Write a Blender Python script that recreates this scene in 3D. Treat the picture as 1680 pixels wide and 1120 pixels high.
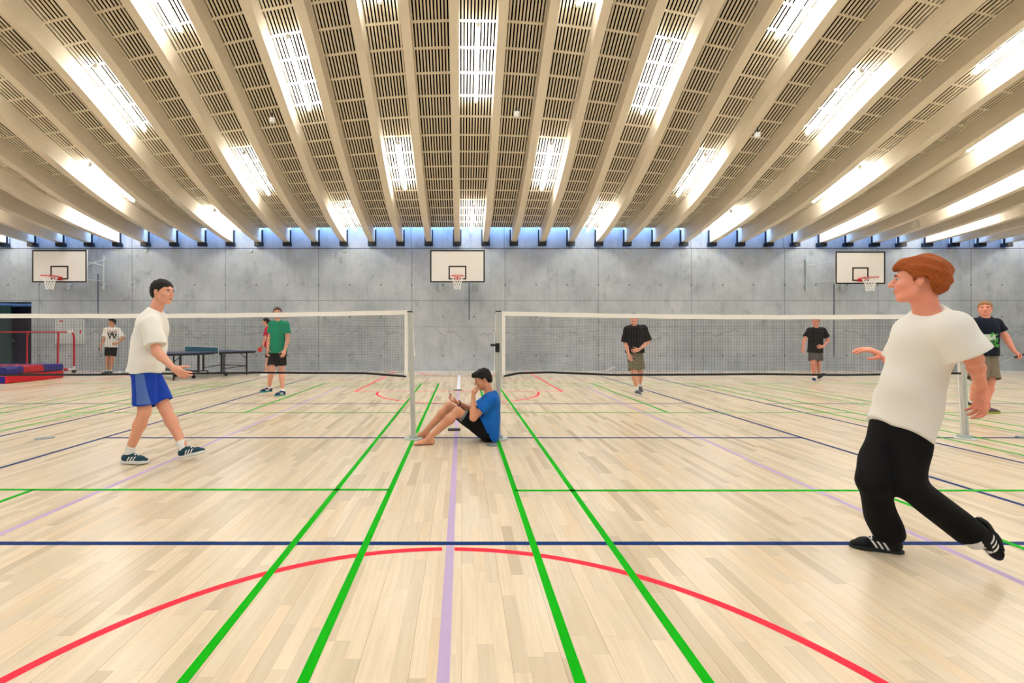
import bpy, math, random
import numpy as np
from mathutils import Vector, Matrix
from mathutils.bvhtree import BVHTree

# ------------------------------------------------------------------ camera, world, exposure
S = bpy.context.scene
for o in list(bpy.data.objects):
    bpy.data.objects.remove(o)
COL = S.collection
W, H = 1680.0, 1120.0
F, CX, CY, CH = 790.0, 757.0, 547.0, 1.32
cam_d = bpy.data.cameras.new('camera')
cam_d.sensor_width = 36.0
cam_d.lens = F / W * 36.0
cam_d.shift_x = (W / 2 - CX) / W
cam_d.shift_y = (CY - H / 2) / W
cam_d.clip_start = 0.05
cam = bpy.data.objects.new('camera', cam_d)
COL.objects.link(cam)
cam.location = (0, 0, CH)
cam.rotation_euler = (math.radians(90), 0, 0)
S.camera = cam

world = bpy.data.worlds.new('world')
S.world = world
world.use_nodes = True
wbg = world.node_tree.nodes['Background']
wbg.inputs[0].default_value = (0.24, 0.46, 1.0, 1)      # blue daylight seen through the roof slots by the walls
SKY = 38.0
wbg.inputs[1].default_value = SKY
LAMP = 45.0
S.view_settings.view_transform = 'Standard'
S.view_settings.look = 'None'
S.view_settings.exposure = 0.33
S.view_settings.gamma = 1.0
S.view_settings.use_curve_mapping = False


# a point measured in the photograph, placed at distance Y from the camera
def at(px, py, Y):
    return Vector(((px - CX) * Y / F, Y, CH + (CY - py) * Y / F))


def fy(py):
    return CH * F / (py - CY)


# ------------------------------------------------------------------ materials
def new_mat(name):
    m = bpy.data.materials.new(name)
    m.use_nodes = True
    nt = m.node_tree
    return m, nt, nt.nodes['Principled BSDF']


def srgb(r, g, b):
    f = lambda c: (c / 255 / 12.92) if c / 255 <= 0.04045 else ((c / 255 + 0.055) / 1.055) ** 2.4
    return (f(r), f(g), f(b), 1)


def plain(name, rgb, rough=0.6, metal=0.0, var=0.06, scale=20.0, bump=0.0, spec=0.4):
    m, nt, b = new_mat(name)
    c = srgb(*rgb)
    b.inputs['Roughness'].default_value = rough
    b.inputs['Metallic'].default_value = metal
    b.inputs['Specular IOR Level'].default_value = spec
    tc = nt.nodes.new('ShaderNodeTexCoord')
    n = nt.nodes.new('ShaderNodeTexNoise')
    n.inputs['Scale'].default_value = scale
    n.inputs['Detail'].default_value = 4
    nt.links.new(tc.outputs['Object'], n.inputs['Vector'])
    mx = nt.nodes.new('ShaderNodeMix')
    mx.data_type = 'RGBA'
    mx.inputs[6].default_value = tuple(v * (1 - var) for v in c[:3]) + (1,)
    mx.inputs[7].default_value = tuple(min(1, v * (1 + var)) for v in c[:3]) + (1,)
    nt.links.new(n.outputs[0], mx.inputs[0])
    nt.links.new(mx.outputs[2], b.inputs['Base Color'])
    if bump:
        bp = nt.nodes.new('ShaderNodeBump')
        bp.inputs['Strength'].default_value = bump
        bp.inputs['Distance'].default_value = 0.01
        nt.links.new(n.outputs[0], bp.inputs['Height'])
        nt.links.new(bp.outputs[0], b.inputs['Normal'])
    return m


class NB:
    """tiny node expression helper"""
    def __init__(self, nt):
        self.nt = nt

    def m(self, op, a, b=None, c=None):
        n = self.nt.nodes.new('ShaderNodeMath')
        n.operation = op
        for i, v in enumerate((a, b, c)):
            if v is None:
                continue
            if isinstance(v, (int, float)):
                n.inputs[i].default_value = v
            else:
                self.nt.links.new(v, n.inputs[i])
        return n.outputs[0]

    def xyz(self, x, y, z):
        n = self.nt.nodes.new('ShaderNodeCombineXYZ')
        for i, v in enumerate((x, y, z)):
            if isinstance(v, (int, float)):
                n.inputs[i].default_value = v
            else:
                self.nt.links.new(v, n.inputs[i])
        return n.outputs[0]

    def noise(self, vec, scale, detail=4, rough=0.5):
        n = self.nt.nodes.new('ShaderNodeTexNoise')
        n.inputs['Scale'].default_value = scale
        n.inputs['Detail'].default_value = detail
        n.inputs['Roughness'].default_value = rough
        self.nt.links.new(vec, n.inputs['Vector'])
        return n.outputs[0]

    def white(self, vec):
        n = self.nt.nodes.new('ShaderNodeTexWhiteNoise')
        n.noise_dimensions = '3D'
        self.nt.links.new(vec, n.inputs['Vector'])
        return n.outputs[0]

    def mix(self, fac, a, b, blend='MIX'):
        n = self.nt.nodes.new('ShaderNodeMix')
        n.data_type = 'RGBA'
        n.blend_type = blend
        for i, v in ((0, fac), (6, a), (7, b)):
            if isinstance(v, (int, float, tuple)):
                n.inputs[i].default_value = v
            else:
                self.nt.links.new(v, n.inputs[i])
        return n.outputs[2]

    def ramp(self, fac, stops):
        n = self.nt.nodes.new('ShaderNodeValToRGB')
        e = n.color_ramp.elements
        while len(e) > 1:
            e.remove(e[-1])
        e[0].position, e[0].color = stops[0]
        for p, c in stops[1:]:
            q = e.new(p)
            q.color = c
        self.nt.links.new(fac, n.inputs[0])
        return n.outputs[0]


def floor_material():
    m, nt, b = new_mat('ash_parquet')
    N = NB(nt)
    tc = nt.nodes.new('ShaderNodeTexCoord')
    sp = nt.nodes.new('ShaderNodeSeparateXYZ')
    nt.links.new(tc.outputs['Object'], sp.inputs[0])
    x, y = sp.outputs[0], sp.outputs[1]
    w = 0.068
    xr = N.m('DIVIDE', x, w)
    row = N.m('FLOOR', xr)
    fx = N.m('FRACT', xr)
    off = N.m('MULTIPLY', N.white(N.xyz(row, 3.7, 0)), 7.0)
    ln = N.m('ADD', 0.55, N.m('MULTIPLY', N.white(N.xyz(row, 9.1, 2)), 0.35))
    yr = N.m('ADD', N.m('DIVIDE', y, ln), off)
    st = N.m('FLOOR', yr)
    fyy = N.m('FRACT', yr)
    rnd = N.white(N.xyz(row, st, 0.5))
    rnd2 = N.white(N.xyz(row, st, 7.5))
    base = N.ramp(rnd, [(0.0, srgb(196, 180, 154)), (0.14, srgb(209, 194, 168)), (0.45, srgb(220, 205, 179)),
                        (0.8, srgb(229, 213, 186)), (1.0, srgb(221, 200, 167))])
    # grain: long wavy figure along the stave, shifted per stave
    gx = N.m('ADD', N.m('MULTIPLY', x, 22.0), N.m('MULTIPLY', rnd2, 90.0))
    gy = N.m('ADD', N.m('MULTIPLY', y, 1.3), N.m('MULTIPLY', rnd, 50.0))
    gv = N.xyz(gx, gy, 0)
    dist = N.noise(gv, 0.7, 3)
    wv = N.m('SINE', N.m('ADD', N.m('MULTIPLY', dist, 34.0), N.m('MULTIPLY', gx, 1.2)))
    gfac = N.m('MULTIPLY', N.m('ADD', N.m('MULTIPLY', wv, 0.5), 0.5), N.noise(gv, 2.0, 2))
    c1 = N.mix(N.m('MULTIPLY', gfac, 0.30), base, srgb(176, 154, 124))
    fine = N.noise(N.xyz(N.m('MULTIPLY', x, 220.0), N.m('MULTIPLY', y, 6.0), 0), 1.0, 3)
    c2 = N.mix(N.m('MULTIPLY', fine, 0.16), c1, srgb(178, 156, 126))
    # joints: thin between staves, a little darker between boards of three
    e = N.m('MINIMUM', fx, N.m('SUBTRACT', 1.0, fx))
    ej = N.m('LESS_THAN', e, 0.010)
    xb = N.m('FRACT', N.m('DIVIDE', x, w * 3))
    eb = N.m('LESS_THAN', N.m('MINIMUM', xb, N.m('SUBTRACT', 1.0, xb)), 0.006)
    ey = N.m('LESS_THAN', N.m('MINIMUM', fyy, N.m('SUBTRACT', 1.0, fyy)), 0.0015)
    jn = N.m('MAXIMUM', N.m('MULTIPLY', N.m('MAXIMUM', ej, ey), 0.18), N.m('MULTIPLY', eb, 0.5))
    c3 = N.mix(jn, c2, srgb(110, 88, 62))
    nt.links.new(c3, b.inputs['Base Color'])
    b.inputs['Roughness'].default_value = 0.27
    b.inputs['Specular IOR Level'].default_value = 0.32
    return m


def concrete_material():
    m, nt, b = new_mat('cast_concrete')
    N = NB(nt)
    tc = nt.nodes.new('ShaderNodeTexCoord')
    sp = nt.nodes.new('ShaderNodeSeparateXYZ')
    nt.links.new(tc.outputs['Object'], sp.inputs[0])
    x, y, z = sp.outputs
    xs = N.m('ADD', x, y)
    pv = N.xyz(xs, 0, z)
    big = N.noise(pv, 0.55, 6, 0.62)
    med = N.noise(N.xyz(N.m('MULTIPLY', xs, 2.2), 4.0, N.m('MULTIPLY', z, 1.5)), 1.4, 8, 0.68)
    fin = N.noise(pv, 22.0, 4, 0.6)
    drip = N.noise(N.xyz(N.m('MULTIPLY', xs, 9.0), 1.0, N.m('MULTIPLY', z, 0.55)), 1.0, 5, 0.6)
    panel = N.white(N.xyz(N.m('FLOOR', N.m('DIVIDE', N.m('ADD', xs, 1.21), 3.31)),
                          N.m('FLOOR', N.m('DIVIDE', N.m('SUBTRACT', z, 0.05), 2.44)), 0))
    c = N.ramp(big, [(0.25, srgb(150, 156, 160)), (0.5, srgb(178, 184, 187)), (0.72, srgb(200, 205, 207))])
    c = N.mix(N.m('MULTIPLY', N.m('SUBTRACT', panel, 0.5), 0.22), c, srgb(205, 206, 205))
    st = N.ramp(med, [(0.30, (1, 1, 1, 1)), (0.42, (0.25, 0.25, 0.25, 1)), (0.6, (0, 0, 0, 1))])
    c = N.mix(N.m('MULTIPLY', st, 0.55), c, srgb(112, 118, 122))
    dr = N.ramp(drip, [(0.32, (1, 1, 1, 1)), (0.48, (0, 0, 0, 1))])
    c = N.mix(N.m('MULTIPLY', dr, 0.22), c, srgb(120, 126, 130))
    c = N.mix(N.m('MULTIPLY', fin, 0.16), c, srgb(126, 130, 132))
    # wandering pour lines low on the wall
    wl = N.noise(N.xyz(N.m('MULTIPLY', xs, 1.0), 2.0, 0), 0.9, 5, 0.7)
    wz = N.m('ADD', 0.55, N.m('MULTIPLY', wl, 1.5))
    wd = N.m('ABSOLUTE', N.m('SUBTRACT', z, wz))
    wm = N.m('MULTIPLY', N.m('LESS_THAN', wd, 0.022), N.m('GREATER_THAN', N.noise(pv, 1.1, 2), 0.50))
    c = N.mix(N.m('MULTIPLY', wm, 0.4), c, srgb(96, 102, 106))
    # formwork joints
    fx = N.m('FRACT', N.m('DIVIDE', N.m('ADD', xs, 1.21), 3.31))
    vj = N.m('LESS_THAN', N.m('MINIMUM', fx, N.m('SUBTRACT', 1.0, fx)), 0.0042)
    hj = N.m('LESS_THAN', N.m('ABSOLUTE', N.m('SUBTRACT', z, 2.49)), 0.012)
    hj2 = N.m('MULTIPLY', N.m('LESS_THAN', N.m('ABSOLUTE', N.m('SUBTRACT', z, 1.56)), 0.02), 0.35)
    j = N.m('MAXIMUM', N.m('MAXIMUM', vj, hj), hj2)
    c = N.mix(N.m('MULTIPLY', j, 0.6), c, srgb(84, 92, 96))
    # tie holes
    tx = N.m('MULTIPLY', N.m('SUBTRACT', N.m('FRACT', N.m('DIVIDE', N.m('ADD', xs, 1.76), 1.1033)), 0.5), 1.1033)
    hole = None
    for zz in (0.54, 1.92, 3.05):
        dz = N.m('SUBTRACT', z, zz)
        d = N.m('SQRT', N.m('ADD', N.m('MULTIPLY', tx, tx), N.m('MULTIPLY', dz, dz)))
        hh = N.m('LESS_THAN', d, 0.035)
        hole = hh if hole is None else N.m('MAXIMUM', hole, hh)
    c = N.mix(N.m('MULTIPLY', hole, 0.65), c, srgb(70, 78, 82))
    nt.links.new(c, b.inputs['Base Color'])
    b.inputs['Roughness'].default_value = 0.62
    b.inputs['Specular IOR Level'].default_value = 0.35
    bp = nt.nodes.new('ShaderNodeBump')
    bp.inputs['Strength'].default_value = 0.35
    bp.inputs['Distance'].default_value = 0.01
    hgt = N.m('SUBTRACT', N.m('ADD', N.m('MULTIPLY', fin, 0.3), med), N.m('MULTIPLY', N.m('MAXIMUM', j, hole), 1.5))
    nt.links.new(hgt, bp.inputs['Height'])
    nt.links.new(bp.outputs[0], b.inputs['Normal'])
    return m


def timber_material(name, a, b_, axis=1):
    m, nt, b = new_mat(name)
    N = NB(nt)
    tc = nt.nodes.new('ShaderNodeTexCoord')
    sp = nt.nodes.new('ShaderNodeSeparateXYZ')
    nt.links.new(tc.outputs['Object'], sp.inputs[0])
    x, y, z = sp.outputs
    v = N.xyz(N.m('MULTIPLY', x, 14.0), N.m('MULTIPLY', y, 0.8), N.m('MULTIPLY', z, 14.0))
    g = N.noise(v, 1.5, 6, 0.6)
    sp2 = N.noise(N.xyz(N.m('MULTIPLY', x, 60.0), N.m('MULTIPLY', y, 18.0), N.m('MULTIPLY', z, 60.0)), 1.0, 2)
    c = N.mix(g, srgb(*a), srgb(*b_))
    c = N.mix(N.m('MULTIPLY', sp2, 0.15), c, srgb(176, 150, 112))
    nt.links.new(c, b.inputs['Base Color'])
    b.inputs['Roughness'].default_value = 0.5
    return m


def emit_mat(name, rgb, strength):
    m, nt, b = new_mat(name)
    b.inputs['Base Color'].default_value = (0.9, 0.9, 0.9, 1)
    b.inputs['Emission Color'].default_value = tuple(rgb) + (1,)
    b.inputs['Emission Strength'].default_value = strength
    return m


def skin_material(name, rgb):
    m, nt, b = new_mat(name)
    N = NB(nt)
    tc = nt.nodes.new('ShaderNodeTexCoord')
    n = N.noise(tc.outputs['Object'], 9.0, 4)
    n2 = N.noise(tc.outputs['Object'], 60.0, 2)
    r, g, bb = rgb
    c = N.mix(n, srgb(r, g, bb), srgb(min(255, r + 6), max(0, g - 14), max(0, bb - 14)))
    c = N.mix(N.m('MULTIPLY', n2, 0.15), c, srgb(r - 25, g - 35, bb - 35))
    nt.links.new(c, b.inputs['Base Color'])
    b.inputs['Roughness'].default_value = 0.48
    b.inputs['Subsurface Weight'].default_value = 0.06
    b.inputs['Subsurface Radius'].default_value = (0.02, 0.008, 0.004)
    return m


M = {}
M['floor'] = floor_material()
M['concrete'] = concrete_material()
M['beam'] = timber_material('pale_glulam', (228, 215, 193), (240, 230, 211))
M['slat'] = timber_material('pale_slatted_board', (222, 209, 186), (236, 225, 204))
M['void'] = plain('black_acoustic_felt', (5, 5, 5), 1.0, spec=0.0)
M['steel_dark'] = plain('dark_blue_steel', (20, 28, 44), 0.5, 0.2)
M['ledge'] = plain('dark_wall_trim', (52, 66, 92), 0.6)  # dark blue-grey of the ledge strip and thin vertical wall lines
M['lamp'] = emit_mat('lamp_diffuser', (0.97, 0.99, 1.0), LAMP)
M['lamp_body'] = plain('white_lamp_housing', (235, 235, 232), 0.4)
M['green'] = plain('green_line_paint', (0, 164, 0), 0.5, var=0.03, spec=0.05)
M['blue'] = plain('navy_line_paint', (2, 42, 106), 0.5, var=0.03, spec=0.05)
M['red'] = plain('red_line_paint', (246, 48, 68), 0.5, var=0.03, spec=0.05)
M['purple'] = plain('lilac_line_paint', (184, 164, 200), 0.5, var=0.03, spec=0.05)
M['white_line'] = plain('white_line_paint', (245, 245, 248), 0.3, var=0.02)
M['alu'] = plain('silver_aluminium', (200, 198, 192), 0.42, 0.15, 0.03)
M['galv'] = plain('pale_galvanised_steel', (182, 192, 188), 0.5, 0.1, 0.05)
M['white'] = plain('white_paint', (240, 240, 236), 0.4, var=0.02)
M['tape'] = plain('white_net_tape', (250, 247, 240), 0.7, var=0.03)
M['mesh'] = plain('dark_net_cord', (66, 62, 60), 0.8)
M['black'] = plain('black_rubber', (12, 12, 14), 0.5)
M['board'] = plain('white_backboard', (238, 235, 230), 0.35, var=0.02)
M['board_black'] = plain('black_board_marking', (14, 14, 18), 0.4)
M['rim'] = plain('red_hoop_enamel', (214, 34, 30), 0.35)
M['hoopnet'] = plain('white_hoop_net', (245, 244, 240), 0.8)
M['grey_disc'] = plain('grey_floor_cap', (120, 128, 132), 0.4, 0.3)
M['mat_red'] = plain('red_mat_vinyl', (196, 18, 34), 0.4)
M['mat_blue'] = plain('blue_mat_vinyl', (26, 28, 128), 0.4)
M['frame_red'] = plain('red_tube_enamel', (190, 20, 42), 0.35)
M['tt_top'] = plain('navy_table_top', (30, 48, 96), 0.35)
M['tt_leg'] = plain('black_table_steel', (18, 20, 24), 0.4)
M['tt_net'] = plain('teal_table_net', (30, 96, 118), 0.8)
M['door'] = plain('dark_navy_door', (16, 18, 40), 0.5)
M['door_g'] = plain('dark_green_door', (28, 60, 66), 0.5)
M['cab'] = plain('pale_grey_cabinet', (206, 212, 210), 0.4, var=0.02)
M['socket'] = plain('black_socket', (22, 22, 26), 0.4)
M['plaster'] = plain('white_plaster', (215, 215, 212), 0.8)

SHOW = []


# ------------------------------------------------------------------ object helpers
def tag(o, label=None, cat=None, group=None, kind=None):
    if label: o['label'] = label
    if cat: o['category'] = cat
    if group: o['group'] = group
    if kind: o['kind'] = kind
    return o


def empty(name, loc, label=None, cat=None, group=None, kind=None):
    o = bpy.data.objects.new(name, None)
    o.empty_display_size = 0.1
    o.location = loc
    COL.objects.link(o)
    return tag(o, label, cat, group, kind)


def link(name, verts, faces, mat, parent=None, smooth=False, loc=None):
    """one mesh object; world-space verts, origin moved to loc (default base centre)"""
    me = bpy.data.meshes.new(name)
    v = np.asarray(verts, dtype=float).reshape(-1, 3)
    if loc is None:
        loc = (parent.matrix_world.translation if False else None)
    if parent is not None:
        org = WORLD[parent.name]
    elif loc is not None:
        org = np.array(loc, float)
    else:
        org = np.array([(v[:, 0].min() + v[:, 0].max()) / 2, (v[:, 1].min() + v[:, 1].max()) / 2, v[:, 2].min()])
    me.from_pydata((v - org).tolist(), [], faces)
    if isinstance(mat, (list, tuple)):
        for mm in mat: me.materials.append(mm)
    else:
        me.materials.append(mat)
    if smooth:
        me.polygons.foreach_set('use_smooth', [True] * len(me.polygons))
    me.update()
    o = bpy.data.objects.new(name, me)
    COL.objects.link(o)
    if parent is not None:
        o.parent = parent
        WORLD[o.name] = org
    else:
        o.location = org
        WORLD[o.name] = org
    return o


WORLD = {}


def group_empty(name, loc, label=None, cat=None, group=None, kind=None):
    o = empty(name, loc, label, cat, group, kind)
    WORLD[o.name] = np.array(loc, float)
    return o


class MB:
    def __init__(self):
        self.v = []
        self.f = []

    def quad(self, a, b, c, d):
        n = len(self.v)
        self.v += [tuple(a), tuple(b), tuple(c), tuple(d)]
        self.f.append((n, n + 1, n + 2, n + 3))

    def box(self, x0, x1, y0, y1, z0, z1):
        n = len(self.v)
        for z in (z0, z1):
            self.v += [(x0, y0, z), (x1, y0, z), (x1, y1, z), (x0, y1, z)]
        self.f += [(n, n + 3, n + 2, n + 1), (n + 4, n + 5, n + 6, n + 7), (n, n + 1, n + 5, n + 4),
                   (n + 1, n + 2, n + 6, n + 5), (n + 2, n + 3, n + 7, n + 6), (n + 3, n, n + 4, n + 7)]
        return self

    def bevbox(self, x0, x1, y0, y1, z0, z1, r=0.01):
        """box with chamfered edges"""
        n = len(self.v)
        pts = []
        rings = [(z0, r), (z0 + r, 0), (z1 - r, 0), (z1, r)]
        for z, s in rings:
            a, b, c, d = x0 + s, x1 - s, y0 + s, y1 - s
            q = r * 0.7
            pts += [(a + q, c, z), (b - q, c, z), (b, c + q, z), (b, d - q, z), (b - q, d, z), (a + q, d, z), (a, d - q, z), (a, c + q, z)]
        self.v += pts
        for k in range(3):
            for i in range(8):
                j = (i + 1) % 8
                self.f.append((n + k * 8 + i, n + k * 8 + j, n + (k + 1) * 8 + j, n + (k + 1) * 8 + i))
        self.f.append(tuple(n + i for i in reversed(range(8))))
        self.f.append(tuple(n + 24 + i for i in range(8)))
        return self

    def obox(self, c, ax, ay, az, hx, hy, hz):
        """oriented box"""
        c = Vector(c); n = len(self.v)
        for sz in (-1, 1):
            for sx, sy in ((-1, -1), (1, -1), (1, 1), (-1, 1)):
                self.v.append(tuple(c + ax * hx * sx + ay * hy * sy + az * hz * sz))
        self.f += [(n, n + 3, n + 2, n + 1), (n + 4, n + 5, n + 6, n + 7), (n, n + 1, n + 5, n + 4),
                   (n + 1, n + 2, n + 6, n + 5), (n + 2, n + 3, n + 7, n + 6), (n + 3, n, n + 4, n + 7)]
        return self

    def bar(self, a, b, w, h=None):
        a, b = Vector(a), Vector(b)
        h = h or w
        d = (b - a); L = d.length; d.normalize()
        up = Vector((0, 0, 1)) if abs(d.z) < 0.95 else Vector((0, 1, 0))
        r = d.cross(up).normalized(); u = r.cross(d)
        return self.obox((a + b) / 2, r, d, u, w / 2, L / 2, h / 2)

    def tube(self, pts, rad, seg=10, cap=True, closed=False):
        pts = [Vector(p) for p in pts]
        rads = rad if isinstance(rad, (list, tuple)) else [rad] * len(pts)
        n = len(self.v); m = len(pts)
        ref = None
        for i, p in enumerate(pts):
            if closed:
                d = pts[(i + 1) % m] - pts[i - 1]
            else:
                d = pts[min(i + 1, m - 1)] - pts[max(i - 1, 0)]
            d.normalize()
            if ref is None:
                ref = Vector((0, 0, 1)) if abs(d.z) < 0.9 else Vector((1, 0, 0))
            a = (ref - d * ref.dot(d)).normalized()
            ref = a
            b = d.cross(a)
            for k in range(seg):
                t = 2 * math.pi * k / seg
                self.v.append(tuple(p + (a * math.cos(t) + b * math.sin(t)) * rads[i]))
        for i in range(m if closed else m - 1):
            for k in range(seg):
                k2 = (k + 1) % seg
                i2 = (i + 1) % m
                self.f.append((n + i * seg + k, n + i * seg + k2, n + i2 * seg + k2, n + i2 * seg + k))
        if cap and not closed:
            self.f.append(tuple(n + k for k in reversed(range(seg))))
            self.f.append(tuple(n + (m - 1) * seg + k for k in range(seg)))
        return self

    def disc(self, c, r, h, seg=24, top=None):
        c = Vector(c); n = len(self.v); t = top if top is not None else r
        for z, rr in ((0, r), (h * 0.7, r), (h, t)):
            for k in range(seg):
                a = 2 * math.pi * k / seg
                self.v.append((c.x + rr * math.cos(a), c.y + rr * math.sin(a), c.z + z))
        for j in range(2):
            for k in range(seg):
                k2 = (k + 1) % seg
                self.f.append((n + j * seg + k, n + j * seg + k2, n + (j + 1) * seg + k2, n + (j + 1) * seg + k))
        self.f.append(tuple(n + k for k in reversed(range(seg))))
        self.f.append(tuple(n + 2 * seg + k for k in range(seg)))
        return self

    def ell(self, c, R, rad, seg=12, ring=8):
        c = Vector(c); n = len(self.v)
        ax = [Vector(R[0]), Vector(R[1]), Vector(R[2])]
        self.v.append(tuple(c + ax[2] * rad[2]))
        for i in range(1, ring):
            t = math.pi * i / ring
            for k in range(seg):
                p = 2 * math.pi * k / seg
                self.v.append(tuple(c + ax[0] * rad[0] * math.sin(t) * math.cos(p) + ax[1] * rad[1] * math.sin(t) * math.sin(p) + ax[2] * rad[2] * math.cos(t)))
        self.v.append(tuple(c - ax[2] * rad[2]))
        last = len(self.v) - 1
        for k in range(seg):
            k2 = (k + 1) % seg
            self.f.append((n, n + 1 + k, n + 1 + k2))
            self.f.append((last, last - seg + k2, last - seg + k))
            for i in range(ring - 2):
                a = n + 1 + i * seg
                self.f.append((a + k, a + seg + k, a + seg + k2, a + k2))
        return self

    def build(self, name, mat, parent=None, smooth=False, loc=None):
        return link(name, self.v, self.f, mat, parent, smooth, loc)


# ------------------------------------------------------------------ the hall
YW = 17.10      # far wall
YN = -5.1       # wall behind the camera
XL, XR = -18.9, 22.3
BASE = 4.50
HP = [(6, 4.30), (7, 4.24), (8, 4.04), (8.6, 3.84), (9.1, 3.60), (10, 3.13), (10.7, 2.70), (11.4, 2.24), (12.4, 1.63),
      (13.3, 1.14), (14, 0.83), (14.74, 0.56), (16, 0.22), (16.75, 0.08), (17.1, 0.03), (17.6, 0.0)]
HX = np.array([p[0] for p in HP]); HZ = np.array([p[1] for p in HP])


def hump(Y):
    d = abs(Y - 6.0) + 6.0
    # light smoothing of the table
    return float(np.mean([np.interp(d + e, HX, HZ) for e in (-0.35, -0.2, 0, 0.2, 0.35)]))


def arch(X):
    return 1.0 / (1.0 + (X / 11.5) ** 2)


def beam_x(k):
    return -0.15 + k if k <= 11 else 10.85 + 0.935 * (k - 11)


def zb(X, Y):
    return BASE + hump(Y) * arch(X)


DP = 0.44
SKY0 = 16.78    # where the panels stop and the roof slot starts

# floor
fl = MB()
fl.box(XL, XR, YN, YW + 0.6, -0.2, 0.0)
floor = fl.build('floor', M['floor'], loc=(0, 0, 0))
tag(floor, kind='structure')

# court lines, painted on the floor
LH = {'purple': 0.0006, 'red': 0.0009, 'blue': 0.0012, 'green': 0.0016, 'white_line': 0.0012}


def line(x0, y0, x1, y1, w, col, label=None):
    a, b = Vector((x0, y0, 0)), Vector((x1, y1, 0))
    d = (b - a).normalized(); n = Vector((-d.y, d.x, 0)) * w / 2
    m = MB(); z = Vector((0, 0, LH[col]))
    m.quad(a - n + z, b - n + z, b + n + z, a + n + z)
    if m.f:
        p = [Vector(v) for v in m.v]
        if (p[1] - p[0]).cross(p[3] - p[0]).z < 0:
            m.f = [tuple(reversed(m.f[0]))]
    o = m.build('court_line', M[col], floor)
    if label: o['label'] = label
    return o


def arc(cx, cy, r, a0, a1, w, col, label=None, n=60):
    m = MB(); z = LH[col]
    for i in range(n):
        t0 = math.radians(a0 + (a1 - a0) * i / n); t1 = math.radians(a0 + (a1 - a0) * (i + 1) / n)
        q = [(cx + (r - w / 2) * math.cos(t0), cy + (r - w / 2) * math.sin(t0), z), (cx + (r + w / 2) * math.cos(t0), cy + (r + w / 2) * math.sin(t0), z),
             (cx + (r + w / 2) * math.cos(t1), cy + (r + w / 2) * math.sin(t1), z), (cx + (r - w / 2) * math.cos(t1), cy + (r - w / 2) * math.sin(t1), z)]
        m.quad(*q)
    o = m.build('court_line', M[col], floor)
    if label: o['label'] = label
    return o


G = 0.045
NETY = 6.05
for x in (-0.60, -1.055, -6.24, -6.68):
    line(x, -0.7, x, 12.76, G, 'green', 'green sideline')
for x in (0.45, 0.935, 6.09, 6.55):
    line(x, -0.7, x, 12.76, G, 'green', 'green sideline')
line(-6.68, 4.07, -0.60, 4.07, G, 'green', 'green cross line')
line(0.45, 4.05, 6.55, 4.05, G, 'green', 'green cross line')
line(-6.68, 8.04, -0.60, 8.04, G, 'green', 'green cross line')
line(0.45, 8.04, 6.55, 8.04, G, 'green', 'green cross line')
for yy in (12.0, 12.74):
    line(-6.68, yy, -0.60, yy, G, 'green', 'green cross line')
    line(0.45, yy, 6.55, yy, G, 'green', 'green cross line')
line(-3.62, 8.04, -3.62, 12.7, G, 'green', 'green centre line')
line(-3.62, -0.7, -3.62, 4.07, G, 'green', 'green centre line')
line(3.45, 8.04, 3.45, 12.7, G, 'green', 'green centre line')
line(3.45, -0.7, 3.45, 4.05, G, 'green', 'green centre line')
for x in (-7.63, -8.1, -10.7, -13.2, 7.5, 7.96, 10.5, 13.1):
    line(x, -0.7, x, 12.76, G, 'green', 'green sideline')
for s in (-1, 1):
    for yy in (8.04, 12.74):
        line(s * 7.55, yy, s * 13.2, yy, G, 'green', 'green cross line')
B_ = 0.05
line(-8.4, 3.03, 8.6, 3.03, B_, 'blue', 'navy cross line')
line(-4.54, 6.10, 4.34, 6.10, B_, 'blue', 'navy cross line')
line(-4.54, 9.07, 4.33, 9.07, B_, 'blue', 'navy cross line')
line(5.72, 6.10, 14.6, 6.10, B_, 'blue', 'navy cross line')
line(5.74, 9.07, 14.6, 9.07, B_, 'blue', 'navy cross line')
line(-14.9, 9.07, -5.95, 9.07, B_, 'blue', 'navy cross line')
line(-14.9, 6.10, -5.95, 6.10, B_, 'blue', 'navy cross line')
for x in (-4.53, 4.32, 5.73, -5.93, 14.6, -14.9):
    line(x, -3.0, x, 15.06, B_, 'blue', 'navy sideline')
line(-4.53, 15.06, 4.32, 15.06, B_, 'blue', 'navy cross line')
line(-0.07, -4.0, -0.07, 11.2, 0.05, 'purple', 'lilac centre line')
line(-3.06, -4.0, -3.0, 12.0, 0.05, 'purple', 'lilac line')
line(2.88, -4.0, 3.1, 12.0, 0.05, 'purple', 'lilac line')
line(-0.07, 11.25, -0.07, 15.3, 0.09, 'white_line', 'white line')
R_ = 0.05
arc(-0.08, 1.15, 1.80, 91.2, 180, R_, 'red', 'red circle arc')
arc(-0.08, 1.15, 1.80, 0, 88.8, R_, 'red', 'red circle arc')
arc(-0.08, 10.87, 1.80, 180, 360, R_, 'red', 'red circle arc')
arc(-0.08, 16.1, 1.25, 180, 360, R_, 'red', 'red circle arc')
line(-2.42, 10.95, -2.30, 16.7, R_, 'red', 'red key line')
line(2.30, 10.95, 2.28, 16.7, R_, 'red', 'red key line')
line(-2.42, 10.95, 2.30, 10.95, R_, 'red', 'red key line')
line(-10.9, 4.0, -10.4, 16.0, R_, 'red', 'red line')

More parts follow.
